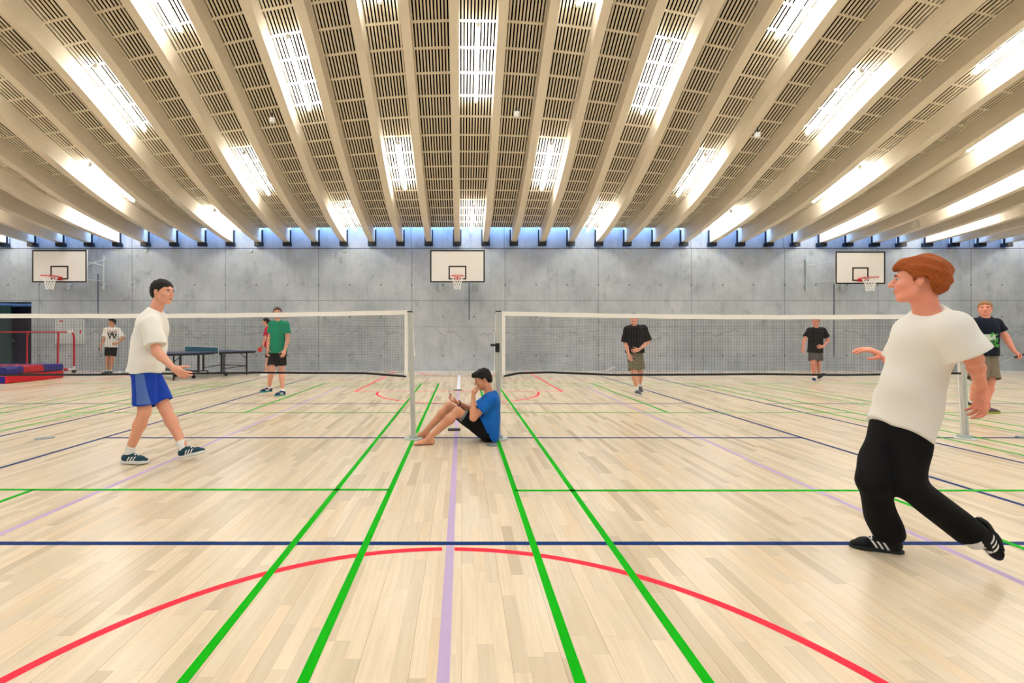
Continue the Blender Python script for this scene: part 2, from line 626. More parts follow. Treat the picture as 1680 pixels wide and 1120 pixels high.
# walls
ZTOP = 4.33
OPX = -15.27     # right edge of the doorway on the left
OPL = -17.9
OPZ = 2.42
w = MB()
w.box(OPX, XR, YW, YW + 0.5, 0, ZTOP)
w.box(XL, OPL, YW, YW + 0.5, 0, ZTOP)
w.box(OPL, OPX, YW, YW + 0.5, OPZ, ZTOP)
wf = w.build('wall_far', M['concrete'], loc=(0, 0, 0)); tag(wf, kind='structure')
w = MB(); w.box(XL, XR, YW + 0.03, YW + 0.5, ZTOP + 0.02, 6.2)
wu = w.build('upper_wall', M['concrete'], wf)
w = MB(); w.box(XL, XR, YW - 0.006, YW + 0.03, ZTOP, ZTOP + 0.022)
lj = w.build('trim_1', M['ledge'], loc=(0, YW, ZTOP)); tag(lj, kind='structure')
w = MB(); w.box(XL, XR, YN - 0.5, YN, 0, 6.2)
tag(w.build('wall_near', M['concrete'], loc=(0, YN, 0)), kind='structure')
w = MB(); w.box(XL - 0.5, XL, YN, YW, 0, 9.5)
tag(w.build('wall_left', M['concrete'], loc=(XL, 6, 0)), kind='structure')
w = MB(); w.box(XR, XR + 0.5, YN, YW, 0, 9.5)
tag(w.build('wall_right', M['concrete'], loc=(XR, 6, 0)), kind='structure')

# doorway recess with dark doors
d = MB()
d.box(OPL - 0.02, OPL, YW + 0.0, YW + 0.9, 0, OPZ)
d.box(OPX, OPX + 0.02, YW + 0.5, YW + 0.9, 0, OPZ)
d.box(OPL, OPX, YW + 0.0, YW + 0.9, OPZ, OPZ + 0.02)
d.box(OPL, OPX, YW + 0.9, YW + 0.95, 0, OPZ)
rec = d.build('trim_2', M['concrete'], loc=(OPX, YW, 0)); tag(rec, kind='structure')
d = MB()
d.box(-16.62, OPX - 0.02, YW + 0.60, YW + 0.66, 0.01, 2.32)
dr = d.build('door_1', M['door'], loc=(-16, YW + 0.6, 0)); tag(dr, kind='structure')
h = MB(); h.box(-16.54, -16.48, YW + 0.54, YW + 0.6, 1.0, 1.12); h.box(-16.53, -16.36, YW + 0.52, YW + 0.54, 1.05, 1.07)
h.build('door_handle', M['alu'], dr)
d = MB(); d.box(OPL + 0.01, -16.2, YW + 0.20, YW + 0.26, 0.01, 2.32)
dg = d.build('door_2', M['door_g'], loc=(-17, YW + 0.2, 0)); tag(dg, kind='structure')

# thin vertical tracks let into the far wall
for i, (px, y0, y1) in enumerate([(161, 449, 514), (769.5, 464, 525), (1368, 466, 585)]):
    a = at(px, y1, YW); b = at(px, y0, YW)
    d = MB(); d.box(a.x - 0.014, a.x + 0.014, YW - 0.012, YW, a.z, b.z)
    tag(d.build('trim_%d' % (i + 3), M['ledge']), kind='structure')

# ------------------------------------------------------------------ roof: deck, slatted panels, beams
KS = list(range(-18, 23))
ceil_deck = MB()
YS = np.concatenate([np.linspace(YN + 0.32, SKY0, 60)])
xs = [XL] + [beam_x(k) for k in KS] + [XR]
idx = {}
for i, x in enumerate(xs):
    for j, y in enumerate(YS):
        idx[i, j] = len(ceil_deck.v)
        ceil_deck.v.append((x, y, zb(x, y) + DP + 0.26))
for i in range(len(xs) - 1):
    for j in range(len(YS) - 1):
        ceil_deck.f.append((idx[i, j], idx[i, j + 1], idx[i + 1, j + 1], idx[i + 1, j]))
n0 = len(ceil_deck.v)
for i, x in enumerate(xs):
    for j, y in enumerate(YS):
        idx[i, j] = len(ceil_deck.v)
        ceil_deck.v.append((x, y, zb(x, y) + DP + 0.55))
for i in range(len(xs) - 1):
    for j in range(len(YS) - 1):
        ceil_deck.f.append((idx[i, j], idx[i + 1, j], idx[i + 1, j + 1], idx[i, j + 1]))
# deck edge at the roof slots, closure added down to panels against daylight
for j in (0, len(YS) - 1):
    for i in range(len(xs) - 1):
        n = len(ceil_deck.v); yy = YS[j] + (0.004 if j else -0.004)
        for x in (xs[i], xs[i + 1]):
            ceil_deck.v += [(x, yy, zb(x, yy) + DP + 0.004), (x, yy, zb(x, yy) + DP + 0.55)]
        ceil_deck.f.append((n, n + 1, n + 3, n + 2))
ceil = ceil_deck.build('ceiling', M['void'], loc=(0, 6, 4.8)); tag(ceil, kind='structure')

PITCH = 0.47
NSLOT = 11
rows = []
y = SKY0
while y > YN + 0.4:
    rows.append(y); y -= PITCH
rows = rows[::-1]
TH = 0.012
for bi in range(len(KS) - 1):
    k0, k1 = KS[bi], KS[bi + 1]
    xa, xb = beam_x(k0) + 0.1, beam_x(k1) - 0.1
    m = MB()
    sp = (xb - xa) / NSLOT
    sw = sp * 0.46

    def strip(x0, x1, y0, y1):
        def z(x, yy):
            t = (x - xa) / (xb - xa)
            return (zb(beam_x(k0), yy) * (1 - t) + zb(beam_x(k1), yy) * t) + DP
        p = [(x0, y0, z(x0, y0)), (x1, y0, z(x1, y0)), (x1, y1, z(x1, y1)), (x0, y1, z(x0, y1))]
        n = len(m.v)
        m.v += p + [(a, b, c + TH) for a, b, c in p]
        m.f += [(n, n + 3, n + 2, n + 1), (n + 0, n + 1, n + 5, n + 4), (n + 1, n + 2, n + 6, n + 5),
                (n + 2, n + 3, n + 7, n + 6), (n + 3, n, n + 4, n + 7)]
    for r in range(len(rows) - 1):
        ya, yb = rows[r], rows[r + 1]
        strip(xa, xb, ya - 0.02, ya + 0.02)
        for s in range(NSLOT + 1):
            x0 = xa if s == 0 else xa + (s - 0.5) * sp + sw / 2
            x1 = xb if s == NSLOT else xa + (s + 0.5) * sp - sw / 2
            strip(x0, x1, ya + 0.02, yb - 0.02)
    strip(xa, xb, rows[-1] - 0.02, rows[-1] + 0.0)
    m.build('slatted_panel', M['slat'], ceil)

ORD = ['', 'first', 'second', 'third', 'fourth', 'fifth', 'sixth', 'seventh', 'eighth', 'ninth', 'tenth', 'eleventh',
       'twelfth', 'thirteenth', 'fourteenth', 'fifteenth', 'sixteenth', 'seventeenth', 'eighteenth', 'nineteenth',
       'twentieth', 'twenty-first', 'twenty-second']


def beam_name(k):
    if k == 0: return 'directly above the middle hoop'
    return ORD[abs(k)] + (' left' if k < 0 else ' right') + ' of the one above the middle hoop'


BY = np.linspace(YN + 0.05, 17.08, 84)
for k in KS:
    X = beam_x(k)
    m = MB()
    for yy in BY:
        z0 = zb(X, yy); z1 = z0 + DP + 0.24
        m.v += [(X - 0.1, yy, z0), (X + 0.1, yy, z0), (X + 0.1, yy, z1), (X - 0.1, yy, z1)]
    n = len(BY)
    for j in range(n - 1):
        a = j * 4; b = a + 4
        for q in range(4):
            q2 = (q + 1) % 4
            m.f.append((a + q, b + q, b + q2, a + q2))
    m.f.append((0, 1, 2, 3)); e = (n - 1) * 4; m.f.append((e + 3, e + 2, e + 1, e))
    bo = m.build('roof_beam', M['beam'], loc=(X, YW, BASE))
    tag(bo, 'curved pale timber roof beam, ' + beam_name(k), 'beam', 'curved timber roof beams')
    s = MB()
    zu = zb(X, 17.0)
    s.box(X - 0.135, X + 0.135, 16.93, YW - 0.002, zu - 0.13, zu - 0.005)
    s.box(X - 0.15, X - 0.105, 16.96, 17.0, zu - 0.13, zu + DP - 0.01)
    s.box(X + 0.105, X + 0.15, 16.96, 17.0, zu - 0.13, zu + DP - 0.01)
    s.build('beam_shoe', M['steel_dark'], bo)
    s = MB()
    s.box(X - 0.075, X + 0.075, 16.915, 16.93, zu - 0.11, zu - 0.02)
    s.build('bearing_plate', M['socket'], bo)

# ------------------------------------------------------------------ lamps between the beams
lights = []
ROWN = {15.78: 'next to the far wall', 13.35: 'second row from the wall', 10.85: 'third row from the wall', 8.9: 'fourth row from the wall',
        6.6: 'fifth row from the wall', 4.3: 'sixth row from the wall', 2.0: 'seventh row from the wall', -0.2: 'eighth row from the wall', -2.4: 'ninth row from the wall'}
NUM = ['', 'one', 'two', 'three', 'four', 'five', 'six', 'seven', 'eight', 'nine', 'ten', 'eleven', 'twelve', 'thirteen', 'fourteen', 'fifteen', 'sixteen',
       'seventeen', 'eighteen', 'nineteen', 'twenty', 'twenty-one', 'twenty-two']
for k in range(-18, 22, 2):
    ys = (15.78, 10.85, 6.6, 2.0, -2.4) if k % 4 == 0 else (13.35, 8.9, 4.3, -0.2)
    X = (beam_x(k) + beam_x(k + 1)) / 2
    for yy in ys:
        L = 0.88

        def zz(y_):
            return (zb(beam_x(k), y_) + zb(beam_x(k + 1), y_)) / 2 + DP
        c = Vector((X, yy, zz(yy) - 0.12))
        p0 = Vector((X, yy - L, zz(yy - L) - 0.17)); p1 = Vector((X, yy + L, zz(yy + L) - 0.17))
        d = (p1 - p0).normalized(); r = Vector((1, 0, 0)); u = r.cross(d)
        c = (p0 + p1) / 2
        lab = 'slim white tube lamp, ' + ('bay above the middle hoop' if k == 0 else 'bay %s %s of the middle hoop' % (NUM[abs(k)], 'left' if k < 0 else 'right')) + ', ' + ROWN[yy]
        g = group_empty('ceiling_light', c + u * 0.1, lab, 'ceiling light', 'slim lamps between the roof beams')
        m = MB(); m.obox(c + u * 0.055, r, d, u, 0.022, L, 0.012)
        m.build('housing', M['lamp_body'], g)
        m = MB(); m.tube([c - d * (L - 0.05), c + d * (L - 0.05)], 0.042, 10)
        m.build('tube_lamp', M['lamp'], g)
        for s in (-1, 1):
            q = c + d * s * (L - 0.025)
            m = MB(); m.tube([q - d * 0.025, q + d * 0.025], 0.046, 10); m.build('end_cap', M['lamp_body'], g)
            q = c + d * s * L * 0.6
            m = MB(); m.tube([q + u * 0.06, q + Vector((0, 0, 0.165))], 0.006, 6); m.build('hanger', M['steel_dark'], g)

# smoke detectors hanging from the slats
for (px, py, lab) in ((446.6, 197, 'white smoke detector under the slats, left of the middle backboard'),
                      (847.5, 187, 'white smoke detector under the slats, nearest above the middle backboard'),
                      (1243, 221, 'white smoke detector under the slats on the right side')):
    # march the ray to the panel surface
    for Y in np.arange(9.0, 16.5, 0.01):
        p = at(px, py, Y)
        if p.z <= zb(p.x, Y) + DP - 0.06: break
    pass_p = p
    for Y in np.arange(8.0, 16.5, 0.01):
        p = at(px, py, Y)
        if p.z - (zb(p.x, Y) + DP - 0.06) <= 0:
            pass_p = p
            break
    p = pass_p
    g = group_empty('smoke_detector', (p.x, p.y, p.z), lab, 'smoke detector')
    m = MB(); m.disc((p.x, p.y, p.z - 0.04), 0.04, 0.07, 16, 0.05); m.build('sensor_body', M['white'], g)
    m = MB(); m.tube([(p.x, p.y, p.z + 0.03), (p.x, p.y, p.z + 0.12)], 0.012, 8); m.build('mount', M['steel_dark'], g)

# ------------------------------------------------------------------ things on the far wall
def hoop(name_label, Xc, wallX, width=1.8, dX=0.0, zshift=0.0):
    Yb = 15.85
    z0 = 3.0 + zshift; z1 = z0 + 1.07
    g = group_empty('basketball_hoop', (Xc, YW, z0), name_label, 'basketball hoop', None)
    m = MB(); m.bevbox(Xc - width / 2, Xc + width / 2, Yb, Yb + 0.03, z0, z1, 0.004)
    bd = m.build('backboard', M['board'], g)
    m = MB(); t = 0.045; yf = Yb - 0.003
    for (a, b, c, d_) in ((Xc - width / 2, Xc + width / 2, z0, z0 + t), (Xc - width / 2, Xc + width / 2, z1 - t, z1),
                          (Xc - width / 2, Xc - width / 2 + t, z0 + t, z1 - t), (Xc + width / 2 - t, Xc + width / 2, z0 + t, z1 - t)):
        m.box(a, b, yf, Yb, c, d_)
    m.build('black_border', M['board_black'], bd)
    m = MB(); sx = 0.295 * width / 1.8; zb0 = z0 + 0.1; zb1 = z0 + 0.55; t = 0.045
    for (a, b, c, d_) in ((Xc - sx, Xc + sx, zb0, zb0 + t), (Xc - sx, Xc + sx, zb1 - t, zb1), (Xc - sx, Xc - sx + t, zb0 + t, zb1 - t), (Xc + sx - t, Xc + sx, zb0 + t, zb1 - t)):
        m.box(a, b, yf, Yb, c, d_)
    m.build('target_square', M['board_black'], bd)
    # rim
    rz = z0 + 0.17; ry = Yb - 0.375; R = 0.225
    m = MB()
    pts = [(Xc + R * math.cos(t), ry + R * math.sin(t), rz) for t in np.linspace(0, 2 * math.pi, 25)[:-1]]
    m.tube(pts, 0.012, 8, closed=True)
    m.build('rim', M['rim'], g)
    m = MB()
    m.box(Xc - 0.09, Xc + 0.09, Yb - 0.02, Yb - 0.003, rz - 0.09, rz + 0.02)
    n = len(m.v)
    m.v += [(Xc - 0.09, Yb - 0.02, rz + 0.01), (Xc + 0.09, Yb - 0.02, rz + 0.01), (Xc + 0.13, ry + 0.17, rz + 0.01), (Xc - 0.13, ry + 0.17, rz + 0.01),
            (Xc - 0.09, Yb - 0.02, rz - 0.08), (Xc + 0.09, Yb - 0.02, rz - 0.08), (Xc + 0.13, ry + 0.17, rz - 0.01), (Xc - 0.13, ry + 0.17, rz - 0.01)]
    m.f += [(n, n + 1, n + 2, n + 3), (n + 7, n + 6, n + 5, n + 4), (n, n + 3, n + 7, n + 4), (n + 1, n + 5, n + 6, n + 2), (n + 3, n + 2, n + 6, n + 7)]
    m.build('rim_bracket', M['rim'], g)
    # net: crossing cords
    m = MB(); N_ = 12
    lev = [(0, 1.0), (-0.09, 0.80), (-0.18, 0.62), (-0.27, 0.52), (-0.36, 0.46), (-0.43, 0.47)]
    for s in (-1, 1):
        for i in range(N_):
            pts = []
            for j, (dz, rr) in enumerate(lev):
                t = 2 * math.pi * (i + s * j * 0.5) / N_
                pts.append((Xc + R * rr * math.cos(t), ry + R * rr * math.sin(t), rz + dz))
            m.tube(pts, 0.0065, 4, cap=False)
    m.build('hoop_net', M['hoopnet'], g)
    # wall frame
    for s in (-1, 1):
        px_ = wallX + s * 0.625
        m = MB(); m.tube([(px_, YW - 0.07, z0 - 0.05), (px_, YW - 0.07, z1 + 0.02)], 0.03, 10)
        m.box(px_ - 0.05, px_ + 0.05, YW - 0.09, YW - 0.001, z0 + 0.9, z0 + 0.98)
        m.box(px_ - 0.05, px_ + 0.05, YW - 0.09, YW - 0.001, z0 + 0.02, z0 + 0.1)
        m.build('wall_pole', M['galv'], g)
        m = MB(); m.disc((px_, YW - 0.07, z0 - 0.12), 0.05, 0.09, 12, 0.07); m.build('pole_foot', M['galv'], g)
        bx = Xc + s * 0.62
        for (za, zc) in ((z0 + 0.18, z0 + 0.12), (z0 + 0.72, z0 + 0.75)):
            m = MB(); m.tube([(px_, YW - 0.08, za), (bx, Yb + 0.04, zc)], 0.014, 8); m.build('strut', M['galv'], g)
        m = MB(); m.tube([(px_, YW - 0.08, z0 + 0.92), (Xc + s * 0.4, Yb + 0.04, z0 + 0.45)], 0.009, 6); m.build('brace_rod', M['galv'], g)
    m = MB()
    m.box(Xc - 0.7, Xc + 0.7, Yb + 0.03, Yb + 0.07, z0 + 0.1, z0 + 0.15)
    m.box(Xc - 0.7, Xc + 0.7, Yb + 0.03, Yb + 0.07, z0 + 0.72, z0 + 0.77)
    for s in (-1, 1): m.box(Xc + s * 0.6 - 0.02, Xc + s * 0.6 + 0.02, Yb + 0.03, Yb + 0.07, z0 + 0.05, z0 + 1.0)
    m.build('board_frame', M['galv'], g)


hoop('basketball hoop on the left of the wall, high beside the dark doorway', at(97.5, 500, 15.85).x, at(143.5, 500, YW).x)
hoop('basketball hoop in the middle of the wall, above the seated player', at(750.5, 500, 15.85).x, at(750.5, 500, YW).x, zshift=0.0)
hoop('basketball hoop on the right of the wall, behind the red-haired player', at(1411.5, 500, 15.85).x, at(1350, 500, YW).x, 1.64, zshift=-0.05)

# small hooks on the wall just under the ledge
for (px, lab) in ((240, 'small dark bracket under the wall ledge, right of the left hoop'), (412, 'small dark bracket under the wall ledge, second from the left hoop'),
                  (566, 'small dark bracket under the wall ledge, nearest left of the middle hoop'), (1529, 'small dark bracket under the wall ledge, right of the right hoop')):
    p = at(px, 411, YW)
    m = MB(); m.box(p.x - 0.05, p.x + 0.05, YW - 0.05, YW - 0.001, p.z - 0.06, p.z + 0.03)
    m.tube([(p.x - 0.5, YW - 0.03, p.z + 0.03), (p.x + 0.5, YW - 0.03, p.z + 0.03)], 0.006, 6)
    tag(m.build('wall_bracket', M['galv']), lab, 'bracket')

# pale service cabinet
a = at(89.6, 564, YW - 0.06); b = at(138, 523.5, YW - 0.06)
g = group_empty('service_cabinet', ((a.x + b.x) / 2, YW, a.z), 'flat pale grey service cabinet in the wall beside the dark doorway', 'cabinet')
m = MB(); m.bevbox(a.x, b.x, YW - 0.05, YW - 0.001, a.z, b.z, 0.006); m.build('cabinet_body', M['cab'], g)
m = MB(); m.bevbox(a.x + 0.04, b.x - 0.03, YW - 0.062, YW - 0.05, a.z + 0.03, b.z - 0.03, 0.004); dd = m.build('cabinet_door', M['cab'], g)
m = MB(); q = at(134.6, 544, YW); m.box(q.x - 0.018, q.x + 0.018, YW - 0.075, YW - 0.062, q.z - 0.06, q.z + 0.06); o = m.build('handle', M['rim'], dd); o['label'] = 'dark red handle'
m = MB(); q = at(103, 526.5, YW); m.box(q.x - 0.06, q.x + 0.06, YW - 0.066, YW - 0.062, q.z - 0.025, q.z + 0.02); o = m.build('red_label', M['rim'], dd)

# ------------------------------------------------------------------ badminton nets
def cord_grid(x0, x1, ztop, zbot, yy, sag):
    """square mesh of thin cords; ztop / zbot are functions of x"""
    m = MB(); c = 0.0021
    n = int((x1 - x0) / 0.0195)
    zt = lambda x: ztop(x)
    for i in range(n + 1):
        x = x0 + (x1 - x0) * i / n
        a, b = zbot(x), zt(x)
        m.box(x - c / 2, x + c / 2, yy - c / 2, yy + c / 2, a, b)
    rows_ = 38
    seg = 24
    for j in range(rows_ + 1):
        t = j / rows_
        for s in range(seg):
            xa = x0 + (x1 - x0) * s / seg; xb = x0 + (x1 - x0) * (s + 1) / seg
            za = zbot(xa) * (1 - t) + zt(xa) * t; zc = zbot(xb) * (1 - t) + zt(xb) * t
            nn = len(m.v)
            for (x, z) in ((xa, za), (xb, zc)):
                m.v += [(x, yy - c / 2, z - c / 2), (x, yy + c / 2, z - c / 2), (x, yy + c / 2, z + c / 2), (x, yy - c / 2, z + c / 2)]
            for q in range(4):
                q2 = (q + 1) % 4
                m.f.append((nn + q, nn + 4 + q, nn + 4 + q2, nn + q2))
    return m


def net(label, x0, x1, zt0, zt1, botpts, side):
    yy = NETY
    xm = (x0 + x1) / 2
    zt = lambda x: np.interp(x, [x0, x1], [zt0, zt1]) - 0.028 * (1 - ((x - xm) / (x1 - x0) * 2) ** 2)
    bx = [p[0] for p in botpts]; bz = [p[1] for p in botpts]
    zbt = lambda x: float(np.interp(x, bx, bz))
    g = group_empty('badminton_net', (xm, yy, 0.8), label, 'badminton net', 'badminton nets')
    cord_grid(x0, x1, lambda x: zt(x) - 0.04, zbt, yy, 0).build('netting', M['mesh'], g)
    # top tape, folded band of real thickness
    m = MB(); seg = 48
    for s in range(seg + 1):
        x = x0 + (x1 - x0) * s / seg
        z = zt(x) + 0.0015 * math.sin(x * 9)
        m.v += [(x, yy - 0.006, z - 0.056), (x, yy + 0.006, z - 0.056), (x, yy + 0.007, z), (x, yy - 0.007, z)]
    for s in range(seg):
        a = s * 4
        for q in range(4):
            q2 = (q + 1) % 4
            m.f.append((a + q, a + 4 + q, a + 4 + q2, a + q2))
    m.f.append((3, 2, 1, 0)); e = seg * 4; m.f.append((e, e + 1, e + 2, e + 3))
    m.build('top_tape', M['tape'], g)
    for xx in (x0, x1):
        m = MB(); m.box(xx - 0.022, xx + 0.022, yy - 0.006, yy + 0.006, zbt(xx) - 0.01, zt(xx) - 0.0)
        m.build('side_tape', M['tape'], g)
    m = MB(); m.tube([(x, yy - 0.002, zbt(x)) for x in np.linspace(x0, x1, 60)], 0.013, 6)
    m.build('bottom_cord', M['black'], g)


def px2x(px, Y=NETY): return (px - CX) * Y / F
def py2z(py, Y=NETY): return CH + (CY - py) * Y / F


PLX, PRX, PEX = px2x(677), px2x(819), px2x(1583)
net('badminton net on the left, stretched past the walking player to the left post', -6.85, px2x(666.5), py2z(513), py2z(508.5),
    [(-6.85, py2z(613)), (px2x(0), py2z(615)), (px2x(150), py2z(614.5)), (px2x(420), py2z(611)), (px2x(600), py2z(612)), (px2x(668), py2z(617.5))], -1)
net('badminton net on the right, reaching behind the red-haired player', px2x(826), px2x(1575), py2z(510.5), py2z(514.5),
    [(px2x(826), py2z(617)), (px2x(850), py2z(612)), (px2x(900), py2z(610.5)), (px2x(1010), py2z(615)), (px2x(1250), py2z(613.5)), (px2x(1380), py2z(615)), (px2x(1575), py2z(612))], 1)


def post(label, x, lean, dirn, zt, winch=False, handle=False):
    yy = NETY
    g = group_empty('net_post', (x, yy, 0), label, 'net post', 'silver badminton posts')
    m = MB(); xt = x + lean
    n = 0
    m.bar((x, yy, 0.012), (xt, yy, zt), 0.058, 0.05)
    m.build('pole', M['alu'], g)
    m = MB(); m.bar((x - dirn * 0.004, yy - 0.028, 0.02), (xt - dirn * 0.004, yy - 0.028, zt - 0.02), 0.016, 0.006)
    m.build('groove', M['galv'], g)
    m = MB(); m.box(xt - 0.034, xt + 0.034, yy - 0.03, yy + 0.03, zt, zt + 0.012); m.build('top_cap', M['socket'], g)
    m = MB(); m.disc((x, yy, 0.001), 0.115, 0.012, 28, 0.10); m.box(x - 0.05, x + 0.05, yy - 0.05, yy + 0.05, 0.01, 0.05); m.build('floor_collar', M['galv'], g)
    m = MB(); m.tube([(xt + dirn * 0.034, yy, zt - 0.02), (xt + dirn * 0.05, yy - 0.004, zt - 0.42), (xt + dirn * 0.058, yy - 0.004, zt - 0.55) if handle else (x + dirn * 0.045, yy - 0.004, 0.06)], 0.004 if not handle else [0.004, 0.005, 0.010], 6)
    m.build('tension_cord', M['white'], g)
    if winch:
        m = MB(); m.box(x + lean * 0.7 - 0.04, x + lean * 0.7 + 0.012, yy - 0.065, yy - 0.025, 1.09, 1.20)
        m.tube([(x - 0.04, yy - 0.045, 1.175), (x - 0.10, yy - 0.045, 1.175)], 0.016, 8)
        m.build('cleat', M['black'], g)


PLX, PRX = PLX + 0.012, PRX - 0.012
post('silver net post at the left, by the seated player\'s bare feet', PLX, px2x(672.5) - PLX, 1, py2z(512), handle=True)
post('silver net post the seated player leans against', PRX, px2x(817.5) - PRX, -1, py2z(511.5), winch=True)
post('silver net post partly hidden by the red-haired player\'s arm', PEX, -0.06, -1, py2z(516), winch=False)

# floor caps and sockets
for (px, py, r, lab) in ((73, 718.5, 0.105, 'round grey floor cap on the left side of the court'),
                         (807, 730.5, 0.06, 'round grey floor cap in front of the seated player'),
                         (1679, 718, 0.07, 'round grey floor cap at the right edge, beyond the last net post')):
    Y = fy(py); p = at(px, py, Y)
    m = MB(); m.disc((p.x, p.y, 0), r, 0.02 if r < 0.1 else 0.004, 28, r * 0.9)
    o = m.build('floor_socket', M['grey_disc']); tag(o, lab, 'floor cap')
p = at(745, 705, fy(705.5))
m = MB(); m.bevbox(p.x - 0.085, p.x + 0.085, p.y - 0.05, p.y + 0.05, 0.0, 0.022, 0.006)
tag(m.build('floor_box', M['socket']), 'flat black box on the lilac line behind the seated player', 'floor box')
p = at(751, 639.5, fy(639.5))
m = MB(); m.disc((p.x, p.y, 0), 0.11, 0.006, 24); tag(m.build('floor_socket', M['socket']), 'flat dark floor cap at the end of the white line', 'floor cap')

# ------------------------------------------------------------------ red mats on the left
g = group_empty('gym_mat', (-13.4, 13.4, 0), 'low solid red mat with blue front, under the striped mat', 'mat')
x0, x1, y0, y1 = -15.2, -11.93, 12.62, 14.45
m = MB(); m.bevbox(x0, x1, y0, y1, 0.0, 0.215, 0.02); m.build('mat_core', M['mat_red'], g)
m = MB(); m.box(x0 + 0.03, x1 - 0.03, y0 - 0.004, y0 + 0.01, 0.02, 0.195); o = m.build('front_cover', M['mat_blue'], g); o['label'] = 'blue front cover'
g = group_empty('gym_mat', (-13.4, 13.4, 0.215), 'thick mat striped red and blue, lying on the solid red mat', 'mat')
cuts = [y0 + 0.02, 13.12, 13.75, y1 - 0.02]
for i in range(3):
    m = MB()
    a, b = cuts[i], cuts[i + 1]
    n = len(m.v)
    def zlo(yv): return 0.232 + 0.03 * max(0, 1 - abs(yv - 13.4) / 0.9) if True else 0
    ysl = np.linspace(a, b, 5)
    prof = [(x0 + 0.05, 0), (x1 - 0.03, 0), (x1, 0.04), (x1, 0.16), (x1 - 0.04, 0.20), (x0 + 0.05, 0.20)]
    for yv in ysl:
        for (xx, dz) in prof: m.v.append((xx, yv, zlo(yv) - 0.012 + dz))
    K = len(prof)
    for j in range(4):
        for q in range(K):
            q2 = (q + 1) % K
            m.f.append((j * K + q, j * K + q2, (j + 1) * K + q2, (j + 1) * K + q))
    m.f.append(tuple(range(K))); m.f.append(tuple(reversed(range(4 * K, 5 * K))))
    o = m.build('stripe_section', M['mat_red'] if i == 1 else M['mat_blue'], g)
    o['label'] = 'red section' if i == 1 else 'blue section'

# red tube frame
Yf = 16.2
g = group_empty('gymnastics_frame', (at(90, 540, Yf).x, Yf, 0), 'red tube frame with a long top rail, standing behind the mats', 'frame')
zt = at(0, 544.5, Yf).z
m = MB(); m.tube([(-17.0, Yf, zt), (at(114, 544, Yf).x, Yf, zt)], 0.024, 10); m.build('top_rail', M['frame_red'], g)
for px in (45, 95.5):
    x = at(px, 0, Yf).x
    m = MB(); m.tube([(x, Yf, zt), (x - 0.02, Yf, 0.0)], 0.028, 10); m.build('upright', M['frame_red'], g)
m = MB(); xa = at(115, 544, Yf).x; xb = at(121.5, 544, Yf).x
m.tube([(xa, Yf, zt - 0.02), (xa + 0.07, Yf, zt - 0.03), (xb - 0.01, Yf, zt - 0.10), (xb, Yf, zt - 0.2), (xb, Yf, 0.22)], 0.034, 12)
m.build('end_post', M['frame_red'], g)
m = MB(); m.box(xa - 0.06, xa + 0.08, Yf - 0.04, Yf + 0.04, zt - 0.05, zt + 0.08); m.build('clamp', M['white'], g)
m = MB(); m.tube([(xb - 0.05, Yf, 0.12), (xb - 0.55, Yf, 0.10)], 0.035, 10); m.tube([(xb, Yf, 0.22), (xb, Yf, 0.10)], 0.03, 10); o = m.build('foot_bar', M['white'], g)
m = MB(); m.tube([(xb - 0.32, Yf, 0.11), (xb - 0.18, Yf, 0.11)], 0.05, 10); m.build('red_sleeve', M['frame_red'], g)
m = MB(); m.tube([(xb - 0.03, Yf, 0.055), (xb + 0.03, Yf, 0.055)], 0.055, 14); m.build('caster', M['black'], g)

# ------------------------------------------------------------------ table tennis table
C = Vector((-8.03, 14.85, 0)); ph = math.radians(58)
Lx = Vector((math.cos(ph), math.sin(ph), 0)); Wx = Vector((-math.sin(ph), math.cos(ph), 0)); UZ = Vector((0, 0, 1))
g = group_empty('table_tennis_table', C, 'dark blue table tennis table near the wall, beside the paddle player', 'table')
for s in (-1, 1):
    m = MB(); m.obox(C + Lx * s * 0.69 + UZ * 0.752, Lx, Wx, UZ, 0.68, 0.7625, 0.010)
    tp = m.build('table_half', M['tt_top'], g)
    m = MB()
    for t in (-1, 1):
        m.obox(C + Lx * s * 0.69 + Wx * t * 0.74 + UZ * 0.72, Lx, Wx, UZ, 0.67, 0.012, 0.024)
        m.obox(C + Lx * (s * 0.69 + t * 0.66) + UZ * 0.72, Lx, Wx, UZ, 0.012, 0.74, 0.024)
    m.build('apron', M['tt_leg'], tp)
    for t in (-1, 1):
        q = C + Lx * s * 1.13 + Wx * t * 0.62
        m = MB(); m.bar(q + UZ * 0.0, q + UZ * 0.73, 0.035); m.build('leg', M['tt_leg'], g)
        m = MB(); m.bar(q + UZ * 0.52, q - Lx * s * 0.25 + UZ * 0.71, 0.018); m.build('leg_brace', M['tt_leg'], g)
        q2 = C + Lx * s * 0.36 + Wx * t * 0.5
        m = MB(); m.bar(q2 + UZ * 0.14, q2 + UZ * 0.73, 0.05); m.build('leg', M['tt_leg'], g)
        m = MB(); m.bar(q + UZ * 0.30, q2 + UZ * 0.22, 0.022); m.build('side_bar', M['tt_leg'], g)
    m = MB(); m.bar(C + Lx * s * 1.13 - Wx * 0.62 + UZ * 0.28, C + Lx * s * 1.13 + Wx * 0.62 + UZ * 0.28, 0.025); m.build('crossbar', M['tt_leg'], g)
for t in (-1, 1):
    m = MB(); a = C + Wx * t * 0.5 - Lx * 0.5 + UZ * 0.13; b = C + Wx * t * 0.5 + Lx * 0.5 + UZ * 0.13
    m.bar(a, b, 0.035); m.build('trolley_rail', M['tt_leg'], g)
    for e in (a, b):
        m = MB(); m.tube([e - Wx * 0.015 - UZ * 0.08, e + Wx * 0.015 - UZ * 0.08], 0.05, 14); m.bar(e - UZ * 0.06, e, 0.02); m.build('caster', M['black'], g)
